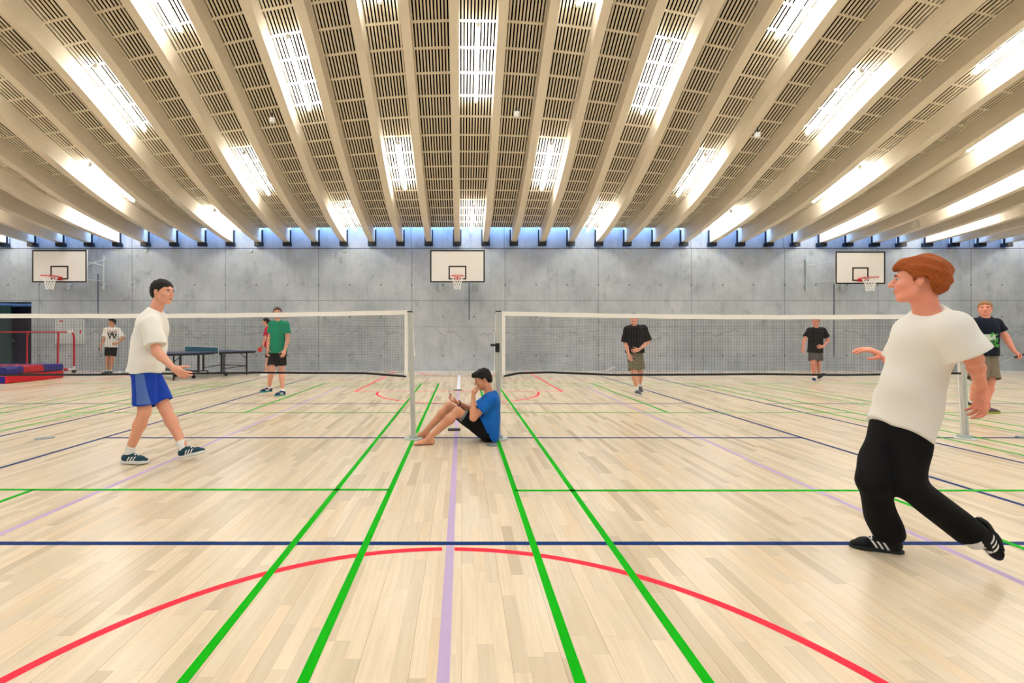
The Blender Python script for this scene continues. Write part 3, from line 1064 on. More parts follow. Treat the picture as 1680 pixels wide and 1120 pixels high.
m = MB(); m.obox(C + UZ * 0.84, Lx, Wx, UZ, 0.006, 0.915, 0.07); nt_ = m.build('table_net', M['tt_net'], g)
m = MB(); m.obox(C + UZ * 0.913, Lx, Wx, UZ, 0.008, 0.915, 0.007); m.build('net_band', M['white'], nt_)
for t in (-1, 1):
    m = MB(); q = C + Wx * t * 0.915; m.bar(q + UZ * 0.70, q + UZ * 0.925, 0.02); m.bar(q + UZ * 0.70, q - Wx * t * 0.16 + UZ * 0.71, 0.03); m.build('net_clamp', M['galv'], nt_)


# ------------------------------------------------------------------ people: smooth-union fields turned into one continuous surface each
def smin(a, b, k):
    h = np.clip(0.5 + 0.5 * (b - a) / k, 0, 1)
    return b * (1 - h) + a * h - k * h * (1 - h)


class Field:
    def __init__(s, lo, hi, h):
        s.lo = np.array(lo, float); s.h = h
        s.n = np.maximum(((np.array(hi) - s.lo) / h).astype(int) + 2, 4)
        s.D = np.full(s.n, 0.4, np.float32)

    def sub(s, lo, hi, pad):
        a = np.clip(((np.array(lo) - pad - s.lo) / s.h).astype(int), 0, s.n)
        b = np.clip(((np.array(hi) + pad - s.lo) / s.h).astype(int) + 2, 0, s.n)
        if np.any(b - a < 1): return None, None
        ax = [s.lo[i] + s.h * np.arange(a[i], b[i]) for i in range(3)]
        P = np.stack(np.meshgrid(*ax, indexing='ij'), -1).astype(np.float32)
        return tuple(slice(a[i], b[i]) for i in range(3)), P

    def apply(s, sl, d, k, op='add'):
        if op == 'add':
            s.D[sl] = smin(s.D[sl], d, k)
        else:
            s.D[sl] = -smin(-s.D[sl], d, k)

    def cap(s, a, b, ra, rb, k=0.02, cuts=(), op='add', flat=None):
        """tapered capsule; cuts = [(point, outward normal)]; flat = (axis, factor) squashes the section along an axis"""
        a = np.array(a, float); b = np.array(b, float)
        R = max(ra, rb)
        sl, P = s.sub(np.minimum(a, b), np.maximum(a, b), R * 1.6 + k + 0.02)
        if sl is None: return s
        ab = b - a; L2 = max(float(ab @ ab), 1e-9)
        q = P - a
        t = np.clip((q @ ab) / L2, 0, 1)
        v = q - t[..., None] * ab
        if flat is not None:
            ax = np.array(flat[0], float); ax /= np.linalg.norm(ax)
            c = v @ ax
            v = v + (c * (1 / flat[1] - 1))[..., None] * ax
        d = np.linalg.norm(v, axis=-1) - (ra + (rb - ra) * t)
        if flat is not None: d = d * min(1.0, flat[1] * 1.1)
        for p, n in cuts:
            n = np.array(n, float); n /= np.linalg.norm(n)
            d = np.maximum(d, (P - np.array(p)) @ n)
        s.apply(sl, d, k, op)
        return s

    def ell(s, c, R, rad, k=0.02, cuts=(), op='add'):
        c = np.array(c, float); R = np.array(R, float); rad = np.array(rad, float)
        m = rad.max()
        sl, P = s.sub(c - m, c + m, k + 0.03)
        if sl is None: return s
        q = (P - c) @ R.T
        k0 = np.linalg.norm(q / rad, axis=-1); k1 = np.linalg.norm(q / rad ** 2, axis=-1) + 1e-6
        d = k0 * (k0 - 1) / k1
        for p, n in cuts:
            n = np.array(n, float); n /= np.linalg.norm(n)
            d = np.maximum(d, (P - np.array(p)) @ n)
        s.apply(sl, d, k, op)
        return s

    def wrinkle(s, amp, f=30.0, seed=0.0, stretch=(1, 1, 0.5)):
        ax = [s.lo[i] + s.h * np.arange(s.n[i]) for i in range(3)]
        X, Y, Z = np.meshgrid(*ax, indexing='ij')
        X = X * stretch[0]; Y = Y * stretch[1]; Z = Z * stretch[2]
        w = np.sin(f * X + 2.1 * np.sin(f * 0.55 * Z + seed) + seed) * np.sin(f * 0.8 * Y + 1.7 * np.sin(f * 0.4 * X + seed * 2)) \
            + 0.6 * np.sin(f * 1.7 * (Z + 0.5 * X) + seed * 3)
        s.D = s.D + (amp * w).astype(np.float32)
        return s

    def mesh(s):
        D = s.D
        D[0], D[-1], D[:, 0], D[:, -1], D[:, :, 0], D[:, :, -1] = 0.4, 0.4, 0.4, 0.4, 0.4, 0.4
        ins = D < 0
        nx, ny, nz = D.shape
        C8 = [(i, j, k) for i in (0, 1) for j in (0, 1) for k in (0, 1)]
        cnt = np.zeros((nx - 1, ny - 1, nz - 1), np.int8)
        for (i, j, k) in C8:
            cnt += ins[i:nx - 1 + i, j:ny - 1 + j, k:nz - 1 + k]
        act = (cnt > 0) & (cnt < 8)
        I = np.argwhere(act)
        acc = np.zeros((len(I), 3)); num = np.zeros(len(I))
        for ax in range(3):
            for o1 in (0, 1):
                for o2 in (0, 1):
                    off = [0, 0, 0]; oth = [q for q in range(3) if q != ax]
                    off[oth[0]] = o1; off[oth[1]] = o2
                    p = I + np.array(off); p2 = p.copy(); p2[:, ax] += 1
                    a = D[p[:, 0], p[:, 1], p[:, 2]]; b = D[p2[:, 0], p2[:, 1], p2[:, 2]]
                    m = (a < 0) != (b < 0)
                    t = np.where(m, a / np.where(m, a - b, 1), 0)
                    pos = p.astype(float); pos[:, ax] += t
                    acc[m] += pos[m]; num[m] += 1
        V = s.lo + s.h * acc / num[:, None]
        idx = -np.ones(act.shape, np.int64)
        idx[act] = np.arange(len(I))
        F = []
        for ax in range(3):
            o = [q for q in range(3) if q != ax]
            sl1 = [slice(None)] * 3; sl2 = [slice(None)] * 3
            sl1[ax] = slice(0, -1); sl2[ax] = slice(1, None)
            A = ins[tuple(sl1)]; B = ins[tuple(sl2)]
            E_ = np.argwhere(A != B)
            E_ = E_[(E_[:, o[0]] > 0) & (E_[:, o[1]] > 0) & (E_[:, o[0]] < D.shape[o[0]] - 1) & (E_[:, o[1]] < D.shape[o[1]] - 1)]
            inside = A[E_[:, 0], E_[:, 1], E_[:, 2]]
            q = []
            for (u, v) in ((-1, -1), (0, -1), (0, 0), (-1, 0)):
                p = E_.copy(); p[:, o[0]] += u; p[:, o[1]] += v
                q.append(idx[p[:, 0], p[:, 1], p[:, 2]])
            q = np.stack(q, 1)
            flip = inside if ax != 1 else ~inside
            q[~flip] = q[~flip][:, ::-1]
            F.append(q)
        F = np.concatenate(F)
        F = F[(F >= 0).all(1)]
        return V, F


def field_obj(name, fld, mat, parent=None, loc=None):
    zax = fld.lo[2] + fld.h * np.arange(fld.n[2])
    fld.D = np.maximum(fld.D, (0.003 - zax)[None, None, :].astype(np.float32))
    V, F = fld.mesh()
    me = bpy.data.meshes.new(name)
    if parent is not None: org = WORLD[parent.name]
    else: org = np.array(loc, float)
    me.vertices.add(len(V)); me.vertices.foreach_set('co', (V - org).astype(np.float32).ravel())
    me.loops.add(len(F) * 4); me.loops.foreach_set('vertex_index', F.astype(np.int32).ravel())
    me.polygons.add(len(F)); me.polygons.foreach_set('loop_start', np.arange(0, len(F) * 4, 4, dtype=np.int32))
    me.polygons.foreach_set('use_smooth', np.ones(len(F), bool))
    me.materials.append(mat)
    me.update(calc_edges=True); me.validate()
    o = bpy.data.objects.new(name, me)
    COL.objects.link(o)
    if parent is not None: o.parent = parent
    else: o.location = org
    WORLD[o.name] = org
    return o


def unit(v):
    v = np.array(v, float)
    return v / np.linalg.norm(v)


def frame(fwd, up):
    """rows: right, forward, up"""
    u = unit(up); f = np.array(fwd, float); f = unit(f - u * (f @ u)); r = np.cross(f, u)
    return np.array([r, f, u])


def lerp(a, b, t): return np.array(a) * (1 - t) + np.array(b) * t


def bounds(pts, pad):
    P = np.array(pts)
    return P.min(0) - pad, P.max(0) + pad


def hand_prims(fl, wrist, d, pn, th, s=1.0, curl=0.6, spread=0.15, fr=0.0085, finger_curls=None, grip=None, thumb_dir=None):
    """d: hand direction, pn: palm-facing normal, th: thumb side"""
    d = unit(d); pn = np.array(pn, float); pn = unit(pn - d * (pn @ d)); th0 = np.cross(pn, d)
    th0 = th0 if th0 @ np.array(th, float) > 0 else -th0
    w = np.array(wrist)
    offs = [0.031, 0.011, -0.010, -0.029]
    kn = [0.088, 0.092, 0.088, 0.080]
    ln = [(0.040, 0.024, 0.020), (0.044, 0.028, 0.021), (0.041, 0.026, 0.020), (0.032, 0.020, 0.018)]
    for i in range(4):
        base = w + (d * 0.012 + th0 * offs[i] * 0.6) * s
        k_ = w + (d * kn[i] + th0 * offs[i] - pn * 0.004) * s
        fl.cap(base, k_, 0.015 * s, 0.0125 * s, 0.018)
    for i in range(4):
        c = curl if finger_curls is None else finger_curls[i]
        p = w + (d * kn[i] + th0 * offs[i] - pn * 0.004) * s
        ang = c * 0.75
        dd = unit(d + th0 * offs[i] * spread * 30)
        for j in range(3):
            dirn = dd * math.cos(ang) + pn * math.sin(ang)
            q = p + dirn * ln[i][j] * s
            r0 = fr * s * (1.08 - 0.1 * j)
            fl.cap(p, q, r0, r0 * 0.93, 0.004 if j else 0.007)
            p = q; ang += c * (0.9 if j == 0 else 0.6)
    p = w + (d * 0.022 + th0 * 0.022 + pn * 0.006) * s
    td = unit(thumb_dir) if thumb_dir is not None else unit(d * 0.62 + th0 * 0.62 + pn * (0.25 + 0.3 * curl))
    q = p + td * 0.042 * s
    fl.cap(p, q, 0.0150 * s, 0.0115 * s, 0.012)
    td2 = unit(td * 0.9 + d * 0.35 + pn * 0.15 * curl)
    q2 = q + td2 * 0.034 * s; fl.cap(q, q2, 0.0108 * s, 0.0098 * s, 0.005)
    q3 = q2 + unit(td2 + d * 0.2) * 0.024 * s; fl.cap(q2, q3, 0.0098 * s, 0.0080 * s, 0.004)


def head_prims(fl, c, R, s=1.0, nose=1.0):
    r, f, u = R
    P = lambda a, b, e: np.array(c) + (r * a + f * b + u * e) * s
    fl.ell(P(0, -0.012, 0.028), R, np.array((0.076, 0.096, 0.090)) * s, 0.02)
    fl.ell(P(0, 0.022, -0.040), R, np.array((0.060, 0.068, 0.066)) * s, 0.03)
    fl.cap(P(0, 0.066, -0.092), P(0, 0.062, -0.090), 0.019 * s, 0.019 * s, 0.025)
    for t in (-1, 1):
        fl.cap(P(t * 0.058, 0.0, -0.055), P(t * 0.022, 0.062, -0.090), 0.017 * s, 0.016 * s, 0.022)
        fl.ell(P(t * 0.040, 0.062, -0.022), R, np.array((0.024, 0.024, 0.022)) * s, 0.02)
    fl.cap(P(-0.034, 0.076, 0.030), P(0.034, 0.076, 0.030), 0.013 * s, 0.013 * s, 0.014)
    for t in (-1, 1):
        fl.ell(P(t * 0.032, 0.098, 0.009), R, np.array((0.019, 0.014, 0.012)) * s, 0.012, op='sub')
    fl.cap(P(0, 0.086, 0.018), P(0, 0.108 + 0.002 * nose, -0.020), 0.0075 * s, 0.0125 * s, 0.008)
    for t in (-1, 1):
        fl.cap(P(t * 0.011, 0.094, -0.024), P(t * 0.011, 0.096, -0.024), 0.0085 * s, 0.0085 * s, 0.006)
    fl.cap(P(-0.020, 0.086, -0.050), P(0.020, 0.086, -0.050), 0.0085 * s, 0.0085 * s, 0.006)
    fl.cap(P(-0.016, 0.085, -0.062), P(0.016, 0.085, -0.062), 0.0085 * s, 0.0085 * s, 0.006)
    for t in (-1, 1):
        fl.ell(P(t * 0.079, -0.010, -0.004), R, np.array((0.010, 0.019, 0.031)) * s, 0.006)
        fl.ell(P(t * 0.089, -0.006, 0.002), R, np.array((0.006, 0.009, 0.017)) * s, 0.004, op='sub')


def hair_obj(parent, mat, c, R, s=1.0, h=0.006, t=0.014, amp=0.003, line=None, extra=(), f=70, seed=1.0):
    """cap of hair: inflated cranium kept above a hairline that runs from nape to forehead"""
    r, fw, u = R
    c = np.array(c, float)
    lo, hi = c - 0.21 * s, c + 0.21 * s
    fl = Field(lo, hi, h)
    P = lambda a, b, e: c + (r * a + fw * b + u * e) * s
    fl.ell(P(0, -0.014, 0.030), R, (np.array((0.078, 0.098, 0.092)) + t) * s, 0.01)
    fl.ell(P(0, -0.040, -0.010), R, (np.array((0.066, 0.066, 0.070)) + t * 0.7) * s, 0.02)
    for (a, b, e, rr) in extra:
        fl.ell(P(a, b, e), R, np.array(rr) * s, 0.025)
    fl.wrinkle(amp, f, seed, (1, 1, 1))
    if line is None:
        line = ([-0.14, -0.085, -0.048, -0.034, 0.004, 0.014, 0.022, 0.055, 0.085, 0.13], [-0.085, -0.080, -0.055, 0.022, 0.024, -0.004, 0.030, 0.052, 0.066, 0.066])
    ax = [fl.lo[i] + fl.h * np.arange(fl.n[i]) for i in range(3)]
    G_ = np.stack(np.meshgrid(*ax, indexing='ij'), -1) - c
    B_f = (G_ @ fw) / s; B_u = (G_ @ u) / s; B_r = np.abs(G_ @ r) / s
    lu = np.interp(B_f, line[0], line[1]) - np.clip(0.06 - B_r, 0, 1) * 0.0
    jag = 0.004 * np.sin(B_r * 140 + seed) + 0.003 * np.sin(B_f * 170)
    fl.D = np.maximum(fl.D, ((lu + jag - B_u) * 0.7 * s).astype(np.float32))
    # clear the ears
    return field_obj('hair', fl, mat, parent)


def eyes(parent, c, R, s, mi, simple=False, brow=None):
    r, f, u = R
    P = lambda a, b, e: np.array(c) + (r * a + f * b + u * e) * s
    for t in (-1, 1):
        m = MB(); m.ell(P(t * 0.032, 0.0735, 0.010), R, (0.0120 * s, 0.0120 * s, 0.0080 * s))
        e = m.build('eye', M['eye_white'], parent, True)
        m = MB(); m.ell(P(t * 0.032, 0.0820, 0.010), R, (0.0065 * s, 0.0045 * s, 0.0062 * s)); m.build('iris', mi, e, True)
        m = MB(); m.tube([P(t * 0.016, 0.0895, 0.026), P(t * 0.032, 0.0905, 0.032), P(t * 0.050, 0.080, 0.026)], [0.0035 * s, 0.0048 * s, 0.003 * s], 6)
        m.build('eyebrow', brow, parent, True)
    m = MB()
    m.ell(P(0, 0.0925, -0.0505), R, (0.021 * s, 0.0045 * s, 0.0042 * s), 10, 6); m.ell(P(0, 0.0915, -0.0605), R, (0.018 * s, 0.005 * s, 0.0050 * s), 10, 6)
    m.build('lips', M['lips'], parent, True)


def shoe(parent, ankle, toe_dir, s, upper, sole_m, up=(0, 0, 1), stripes=None, laces=None, h=0.006, side=1):
    """low sports shoe: upper with sole as sub-part; ankle = ankle joint, sole plane ~0.09 s below"""
    u = unit(up); d = np.array(toe_dir, float); d = unit(d - u * (d @ u)); r = np.cross(d, u)
    a = np.array(ankle, float)
    B = lambda x, y, z: a + (d * x + r * y + u * z) * s
    pts = [B(-0.09, 0, -0.1), B(0.22, 0, 0.05), B(0, 0.08, 0), B(0, -0.08, 0)]
    lo, hi = bounds(pts, 0.05)
    fl = Field(lo, hi, h)
    cut = [(B(0, 0, -0.074), -u)]
    fl.cap(B(-0.032, 0, -0.045), B(0.03, 0, -0.045), 0.036 * s, 0.038 * s, 0.02, cut)
    fl.cap(B(0.0, 0, -0.01), B(-0.005, 0, -0.045), 0.042 * s, 0.040 * s, 0.02, cut + [(B(0, 0, -0.005), unit(u - d * 0.25))])
    fl.cap(B(0.03, 0, -0.035), B(0.125, 0.004, -0.058), 0.040 * s, 0.034 * s, 0.03, cut)
    fl.cap(B(0.125, 0.004, -0.060), B(0.165, 0, -0.064), 0.042 * s, 0.028 * s, 0.02, cut, flat=(u, 0.75))
    o = field_obj('shoe', fl, upper, parent)
    f2 = Field(lo, hi, h)
    c2 = [(B(0, 0, -0.092), -u), (B(0, 0, -0.070), u)]
    f2.cap(B(-0.034, 0, -0.08), B(0.04, 0, -0.08), 0.041 * s, 0.036 * s, 0.02, c2)
    f2.cap(B(0.04, 0, -0.08), B(0.13, 0.004, -0.08), 0.037 * s, 0.047 * s, 0.02, c2)
    f2.cap(B(0.12, 0.004, -0.08), B(0.165, 0, -0.08), 0.047 * s, 0.034 * s, 0.02, c2)
    field_obj('sole', f2, sole_m, o)
    if stripes is not None or laces is not None:
        V = np.array([v.co for v in o.data.vertices]); 
        bvh = BVHTree.FromPolygons([tuple(v.co) for v in o.data.vertices], [tuple(p.vertices) for p in o.data.polygons])
        org = WORLD[o.name]
    if stripes is not None:
        for t in (-1, 1):
            for i in range(3):
                x0 = 0.015 + i * 0.026
                pts2 = []
                for jj in range(7):
                    z = -0.070 + jj * 0.0075
                    for xx in (x0 + jj * 0.0045 - 0.006, x0 + jj * 0.0045 + 0.006):
                        st = B(xx, t * 0.12, z) - org
                        hit = bvh.ray_cast(Vector(st), Vector(-r * t))
                        if hit[0] is None: break
                        pts2.append(np.array(hit[0]) + org + r * t * 0.0015)
                m = MB()
                for q in range(len(pts2) // 2 - 1):
                    m.quad(pts2[2 * q], pts2[2 * q + 1], pts2[2 * q + 3], pts2[2 * q + 2])
                if m.v: m.build('side_stripe', stripes, o)
    if laces is not None:
        for i in range(5):
            x = 0.035 + i * 0.017
            pts2 = []
            for yy in np.linspace(-0.022, 0.022, 6):
                hit = bvh.ray_cast(Vector(B(x + yy * 0.3 * (-1) ** i, yy, 0.08) - org), Vector(-u))
                if hit[0] is not None: pts2.append(np.array(hit[0]) + org + u * 0.001)
            if len(pts2) > 2:
                m = MB(); m.tube(pts2, 0.0035 * s, 6); m.build('lace', laces, o)
    return o


def decal(name, polys, org3, ux, uy, dirn, target, mat, parent, off=0.003, n=4):
    """flat shapes laid onto the surface of target by rays along dirn; polys are quads in (u, v) metres"""
    bvh = BVHTree.FromPolygons([tuple(v.co) for v in target.data.vertices], [tuple(p.vertices) for p in target.data.polygons])
    o3 = WORLD[target.name]
    ux, uy, dirn = unit(ux), unit(uy), unit(dirn)
    m = MB()
    for q in polys:
        a, b, c, d = [np.array(p, float) for p in q]
        g = {}
        ok = True
        for i in range(n + 1):
            for j in range(n + 1):
                s, t = i / n, j / n
                p = (a * (1 - s) + b * s) * (1 - t) + (d * (1 - s) + c * s) * t
                st = np.array(org3) + ux * p[0] + uy * p[1] - dirn * 0.4
                hit = bvh.ray_cast(Vector(st - o3), Vector(dirn))
                if hit[0] is None: ok = False; break
                g[i, j] = np.array(hit[0]) + o3 - dirn * off
            if not ok: break
        if not ok: continue
        for i in range(n):
            for j in range(n):
                m.quad(g[i, j], g[i + 1, j], g[i + 1, j + 1], g[i, j + 1])
    if m.v:
        return m.build(name, mat, parent)


M['eye_white'] = plain('eye_white', (205, 196, 188), 0.5)
M['iris'] = plain('dark_iris', (44, 30, 22), 0.2)
M['lips'] = plain('lip_skin', (182, 104, 92), 0.5)
M['skin_tan'] = skin_material('tanned_skin', (204, 154, 120))
M['skin_fair'] = skin_material('fair_skin', (222, 170, 144))
M['skin_pink'] = skin_material('pink_skin', (224, 158, 134))
M['hair_black'] = plain('black_hair', (8, 6, 6), 0.8, bump=0.6, scale=160, var=0.3)
M['hair_brown'] = plain('brown_hair', (70, 50, 36), 0.6, bump=0.6, scale=160, var=0.3)
M['hair_red'] = plain('copper_red_hair', (150, 72, 14), 0.8, bump=0.8, scale=120, var=0.35)
M['hair_blond'] = plain('sandy_hair', (150, 108, 70), 0.6, bump=0.6, scale=160, var=0.3)
M['hair_dark'] = plain('dark_brown_hair', (24, 19, 16), 0.8, bump=0.6, scale=160, var=0.3)


def cloth(name, rgb, rough=0.85, var=0.05):
    M[name] = plain(name, rgb, rough, var=var, scale=300.0, bump=0.15, spec=0.2)
    return M[name]


cloth('white_cotton', (238, 236, 230), var=0.02)
cloth('blue_cotton', (18, 92, 176))
cloth('black_cotton', (14, 14, 17))
cloth('black_trouser', (10, 10, 12))
cloth('blue_shorts', (26, 62, 168))
cloth('blue_shorts_light', (82, 112, 184))
cloth('green_cotton', (16, 136, 104))
cloth('red_cotton', (206, 22, 66))
cloth('khaki_cotton', (122, 118, 96))
cloth('grey_cotton', (92, 90, 88))
cloth('brown_grey_cotton', (118, 108, 92))
cloth('navy_cotton', (20, 26, 40))
cloth('grey_lining', (120, 124, 126))
cloth('green_print', (70, 150, 70))
cloth('pale_print', (186, 200, 186))
cloth('red_print', (196, 70, 60))
cloth('sock_white', (240, 240, 238), var=0.02)
cloth('shoe_teal', (22, 62, 76), 0.5)
cloth('shoe_black', (16, 18, 20), 0.5)
cloth('shoe_navy', (24, 40, 84), 0.5)
cloth('shoe_grey', (84, 88, 94), 0.5)
cloth('shoe_plum', (92, 72, 86), 0.5)
cloth('sole_white', (226, 226, 222), 0.5)
cloth('sole_dark', (34, 38, 40), 0.5)
cloth('sole_teal', (60, 150, 140), 0.5)
cloth('sole_lime', (150, 170, 60), 0.5)


def person(J, look, fwd, skin, label, h=0.008, s=1.0, head_up=(0, 0, 1), face=True, clothes=None, hair=None,
           hands=None, feet=None, hip_w=0.095, fr=0.0095, chest=1.0, iris='iris', brow='hair_brown', lean_face=None, head_s=None):
    """J: dict of joint points in world space. sides are 'a' and 'b'."""
    J = {k: np.array(v, float) for k, v in J.items()}
    neck, pel, head = J['neck'], J['pel'], J['head']
    up = unit(neck - pel)
    T = frame(fwd, up)
    # make sure frame right roughly follows shoulder line
    HR = frame(look, head_up)
    allp = list(J.values())
    lo, hi = bounds(allp, 0.24 * s)
    lo[2] = min(lo[2], 0.0)
    fl = Field(lo, hi, h)
    r, f, u = T
    ar = clothes.get('arm', 1.0)
    # torso
    gb = np.array(clothes['shirt'].get('girth', (1, 1, 1)))
    L = np.linalg.norm(neck - pel)
    Pt = lambda a, b, t: pel + u * L * t + r * a * s + f * b * s
    fl.ell(Pt(0, 0.0, 0.70), T, np.array((0.150, 0.105, 0.17)) * s * gb, 0.05)
    fl.ell(Pt(0, 0.0, 0.36), T, np.array((0.128, 0.095, 0.16)) * s * gb, 0.05)
    fl.ell(Pt(0, -0.01, 0.05), T, np.array((0.150, 0.108, 0.12)) * s * gb, 0.05)
    for c in 'ab':
        fl.cap(lerp(Pt(0, -0.01, 0.93), J['sh' + c], 0.35), J['sh' + c], 0.058 * s, 0.055 * s, 0.04)
        fl.cap(J['sh' + c], J['el' + c], 0.052 * s * ar, 0.039 * s * ar, 0.03)
        m_ = lerp(J['el' + c], J['wr' + c], 0.28)
        fl.cap(J['el' + c], m_, 0.038 * s * ar, 0.041 * s * ar, 0.035)
        fl.cap(m_, J['wr' + c], 0.040 * s * ar, 0.026 * s * ar, 0.02)
        hp, kn, an = J['hp' + c], J['kn' + c], J['an' + c]
        fl.cap(hp, kn, 0.088 * s, 0.056 * s, 0.05)
        mid = lerp(kn, an, 0.3)
        back = -T[1] * 0.012 * s
        fl.cap(kn, mid, 0.053 * s, 0.056 * s, 0.02)
        fl.cap(mid, an, 0.055 * s, 0.034 * s, 0.03)
    hs = s if head_s is None else head_s
    hb = head - HR[2] * 0.05 * s - HR[1] * 0.02 * s
    fl.cap(neck - u * 0.03 * s, hb, 0.060 * s, 0.054 * s, 0.03)
    head_prims(fl, head, HR, hs)
    for c in 'ab':
        hd = (hands or {}).get(c, {})
        d = hd.get('d', J['wr' + c] - J['el' + c])
        th = hd.get('th', f)
        pn = hd.get('pn', (pel - J['wr' + c]) * np.array([1, 1, 0]))
        hand_prims(fl, J['wr' + c], d, pn, th, s, hd.get('curl', 0.55), fr=fr, finger_curls=hd.get('fc'), thumb_dir=hd.get('td'))
        ft = (feet or {}).get(c)
        if ft is not None:                          # bare foot
            an = J['an' + c]; d = unit(ft['d']); uu = unit(ft.get('u', (0, 0, 1))); uu = unit(uu - d * (uu @ d)); rr = np.cross(d, uu)
            B = lambda x, y, z: an + (d * x + rr * y + uu * z) * s
            fl.cap(B(-0.035, 0, -0.045), B(0.0, 0, -0.02), 0.030 * s, 0.034 * s, 0.02)
            fl.cap(B(-0.02, 0, -0.050), B(0.12, 0, -0.058), 0.028 * s, 0.026 * s, 0.02)
            fl.cap(B(0.0, 0, -0.018), B(0.11, 0.008, -0.052), 0.034 * s, 0.026 * s, 0.02)
            bt = ft.get('big', 1)
            for i, y in enumerate((0.030, 0.012, -0.004, -0.019, -0.032)):
                rad = (0.0135, 0.0100, 0.0095, 0.0090, 0.0085)[i]
                x1 = (0.180, 0.176, 0.168, 0.158, 0.146)[i]
                fl.cap(B(0.10, y * 0.85 * bt, -0.055), B(0.138 - i * 0.004, y * bt, -0.056), 0.018 * s, rad * s, 0.012)
                fl.cap(B(0.138 - i * 0.004, y * bt, -0.056), B(x1, y * bt, -0.062), rad * s, rad * 0.95 * s, 0.004)
    base = np.array([pel[0], pel[1], 0.0])
    body = field_obj('person', fl, skin, loc=base)
    tag(body, label, 'person')
    if face:
        eyes(body, head, HR, hs, M[iris], brow=M[brow])
    if hair:
        hair_obj(body, M[hair['mat']], head, HR, hs, h=min(h, hair.get('h', 0.006)), t=hair.get('t', 0.012), amp=hair.get('amp', 0.0025),
                 line=hair.get('line'), extra=hair.get('extra', ()), f=hair.get('f', 90), seed=hair.get('seed', 1.0))
    out = {'body': body, 'T': T, 'HR': HR}
    cl = clothes
    # ---- shirt
    st = cl['shirt']
    hem = st.get('hem', -0.10)                         # fraction of the spine below the pelvis point
    g = st.get('loose', 0.018); G1 = np.array(st.get('girth', (1, 1, 1)))
    pts = [neck, pel, pel - u * 0.25, J['hpa'], J['hpb'], J['sha'], J['shb'], J['ela'], J['elb']]
    lo2, hi2 = bounds(pts, 0.26 * s)
    sf = Field(lo2, hi2, h)
    hn = unit(np.array(st['hem_n'])) if 'hem_n' in st else u
    hc = [(pel + u * L * hem, -hn)]
    sf.ell(Pt(0, 0.0, 0.70), T, (np.array((0.152, 0.106, 0.19)) + g) * s * G1, 0.05, hc)
    sf.ell(Pt(0, 0.0, 0.40), T, (np.array((0.138, 0.104, 0.22)) + g) * s * G1, 0.06, hc)
    sf.cap(Pt(0, 0.0, 0.35), Pt(0, 0.0, hem - 0.10), (0.142 + g) * s * G1[0], (0.156 + g * 1.5) * s * G1[0], 0.05, hc, flat=(f, st.get('flat', 0.80)))
    hr = cl['shorts'].get('hipr', 0.102) + 0.011
    for c in 'ab':
        sf.cap(J['hp' + c] + u * 0.08 * s, lerp(J['hp' + c], J['kn' + c], 0.30), hr * s, hr * s, 0.04, hc)
    ns = st.get('sleeve', 0.55)
    for c in 'ab':
        nsc = st.get('sleeve' + c, ns)
        a, e = J['sh' + c], J['el' + c]
        end = lerp(a, e, nsc); dd = unit(e - a)
        sf.cap(lerp(Pt(0, -0.01, 0.93), a, 0.25), a, (0.050 + g) * s, (0.055 + g) * s, 0.05)
        sf.cap(a, lerp(a, e, nsc + 0.2), (0.056 + g) * s, (0.058 + g * 1.5) * s, 0.04, [(end, dd)])
    sf.cap(neck - u * 0.06 * s, neck + u * 0.005 * s, (0.062 + g * 0.6) * s, (0.060 + g * 0.2) * s, 0.05, [(neck + u * 0.012 * s + f * 0.0, unit(u * 1.0 + f * 0.75))])
    sf.wrinkle(st.get('amp', 0.0035), st.get('f', 26), st.get('seed', 0.7), st.get('stretch', (1, 1, 0.6)))
    # neck opening
    if st.get('vneck'):
        sf.cap(neck + u * 0.06 * s + f * 0.05, neck - u * 0.05 * s + f * 0.10 * s, 0.05 * s, 0.012 * s, 0.01, op='sub')
    sf.ell(neck + u * 0.055 * s + f * 0.035 * s, T, np.array((0.066, 0.070, 0.055)) * s, 0.008, op='sub')
    shirt = field_obj(st.get('name', 't_shirt'), sf, M[st['mat']], body)
    out['shirt'] = shirt
    # ---- shorts / trousers
    sh = cl['shorts']
    pts = [pel, J['hpa'], J['hpb'], J['kna'], J['knb'], J['ana'], J['anb']]
    lo3, hi3 = bounds(pts, 0.22 * s)
    pf = Field(lo3, hi3, h)
    wc = [(pel + u * L * (hem + sh.get('waist', 0.16)), hn)]
    pf.ell(Pt(0, -0.01, 0.04), T, np.array((0.160, 0.118, 0.15)) * s * gb, 0.03, wc)
    for c in 'ab':
        hp, kn, an = J['hp' + c], J['kn' + c], J['an' + c]
        ln = sh.get('len' + c, sh.get('len', 0.85))
        rr = sh.get('r', 0.098)
        if ln <= 1.0:
            end = lerp(hp, kn, ln); dd = unit(kn - hp)
            pf.cap(hp, lerp(hp, kn, ln + 0.12), 0.102 * s, rr * s, 0.03, [(end, dd)])
        else:
            pf.cap(hp, kn, sh.get('hipr', 0.104) * s, 0.084 * s, 0.05)
            end = lerp(kn, an, ln - 1.0)
            pf.cap(kn, end, 0.082 * s, sh.get('cuff', 0.085) * s, 0.03, [(lerp(kn, an, ln - 1.0), unit(an - kn))])
    pf.wrinkle(sh.get('amp', 0.004), sh.get('f', 22), sh.get('seed', 2.2), (1, 1, 0.7))
    if sh.get('len', 0.85) <= 1.0:
        for c in 'ab':          # inner leg opening so the hem reads as a rim
            hp, kn = J['hp' + c], J['kn' + c]; ln = sh.get('len' + c, sh.get('len', 0.85))
            pf.cap(lerp(hp, kn, ln - 0.06), lerp(hp, kn, ln + 0.1), (sh.get('r', 0.098) - 0.012) * s, (sh.get('r', 0.098) - 0.008) * s, 0.006, op='sub')
    shorts = field_obj(sh.get('name', 'shorts'), pf, M[sh['mat']], body)
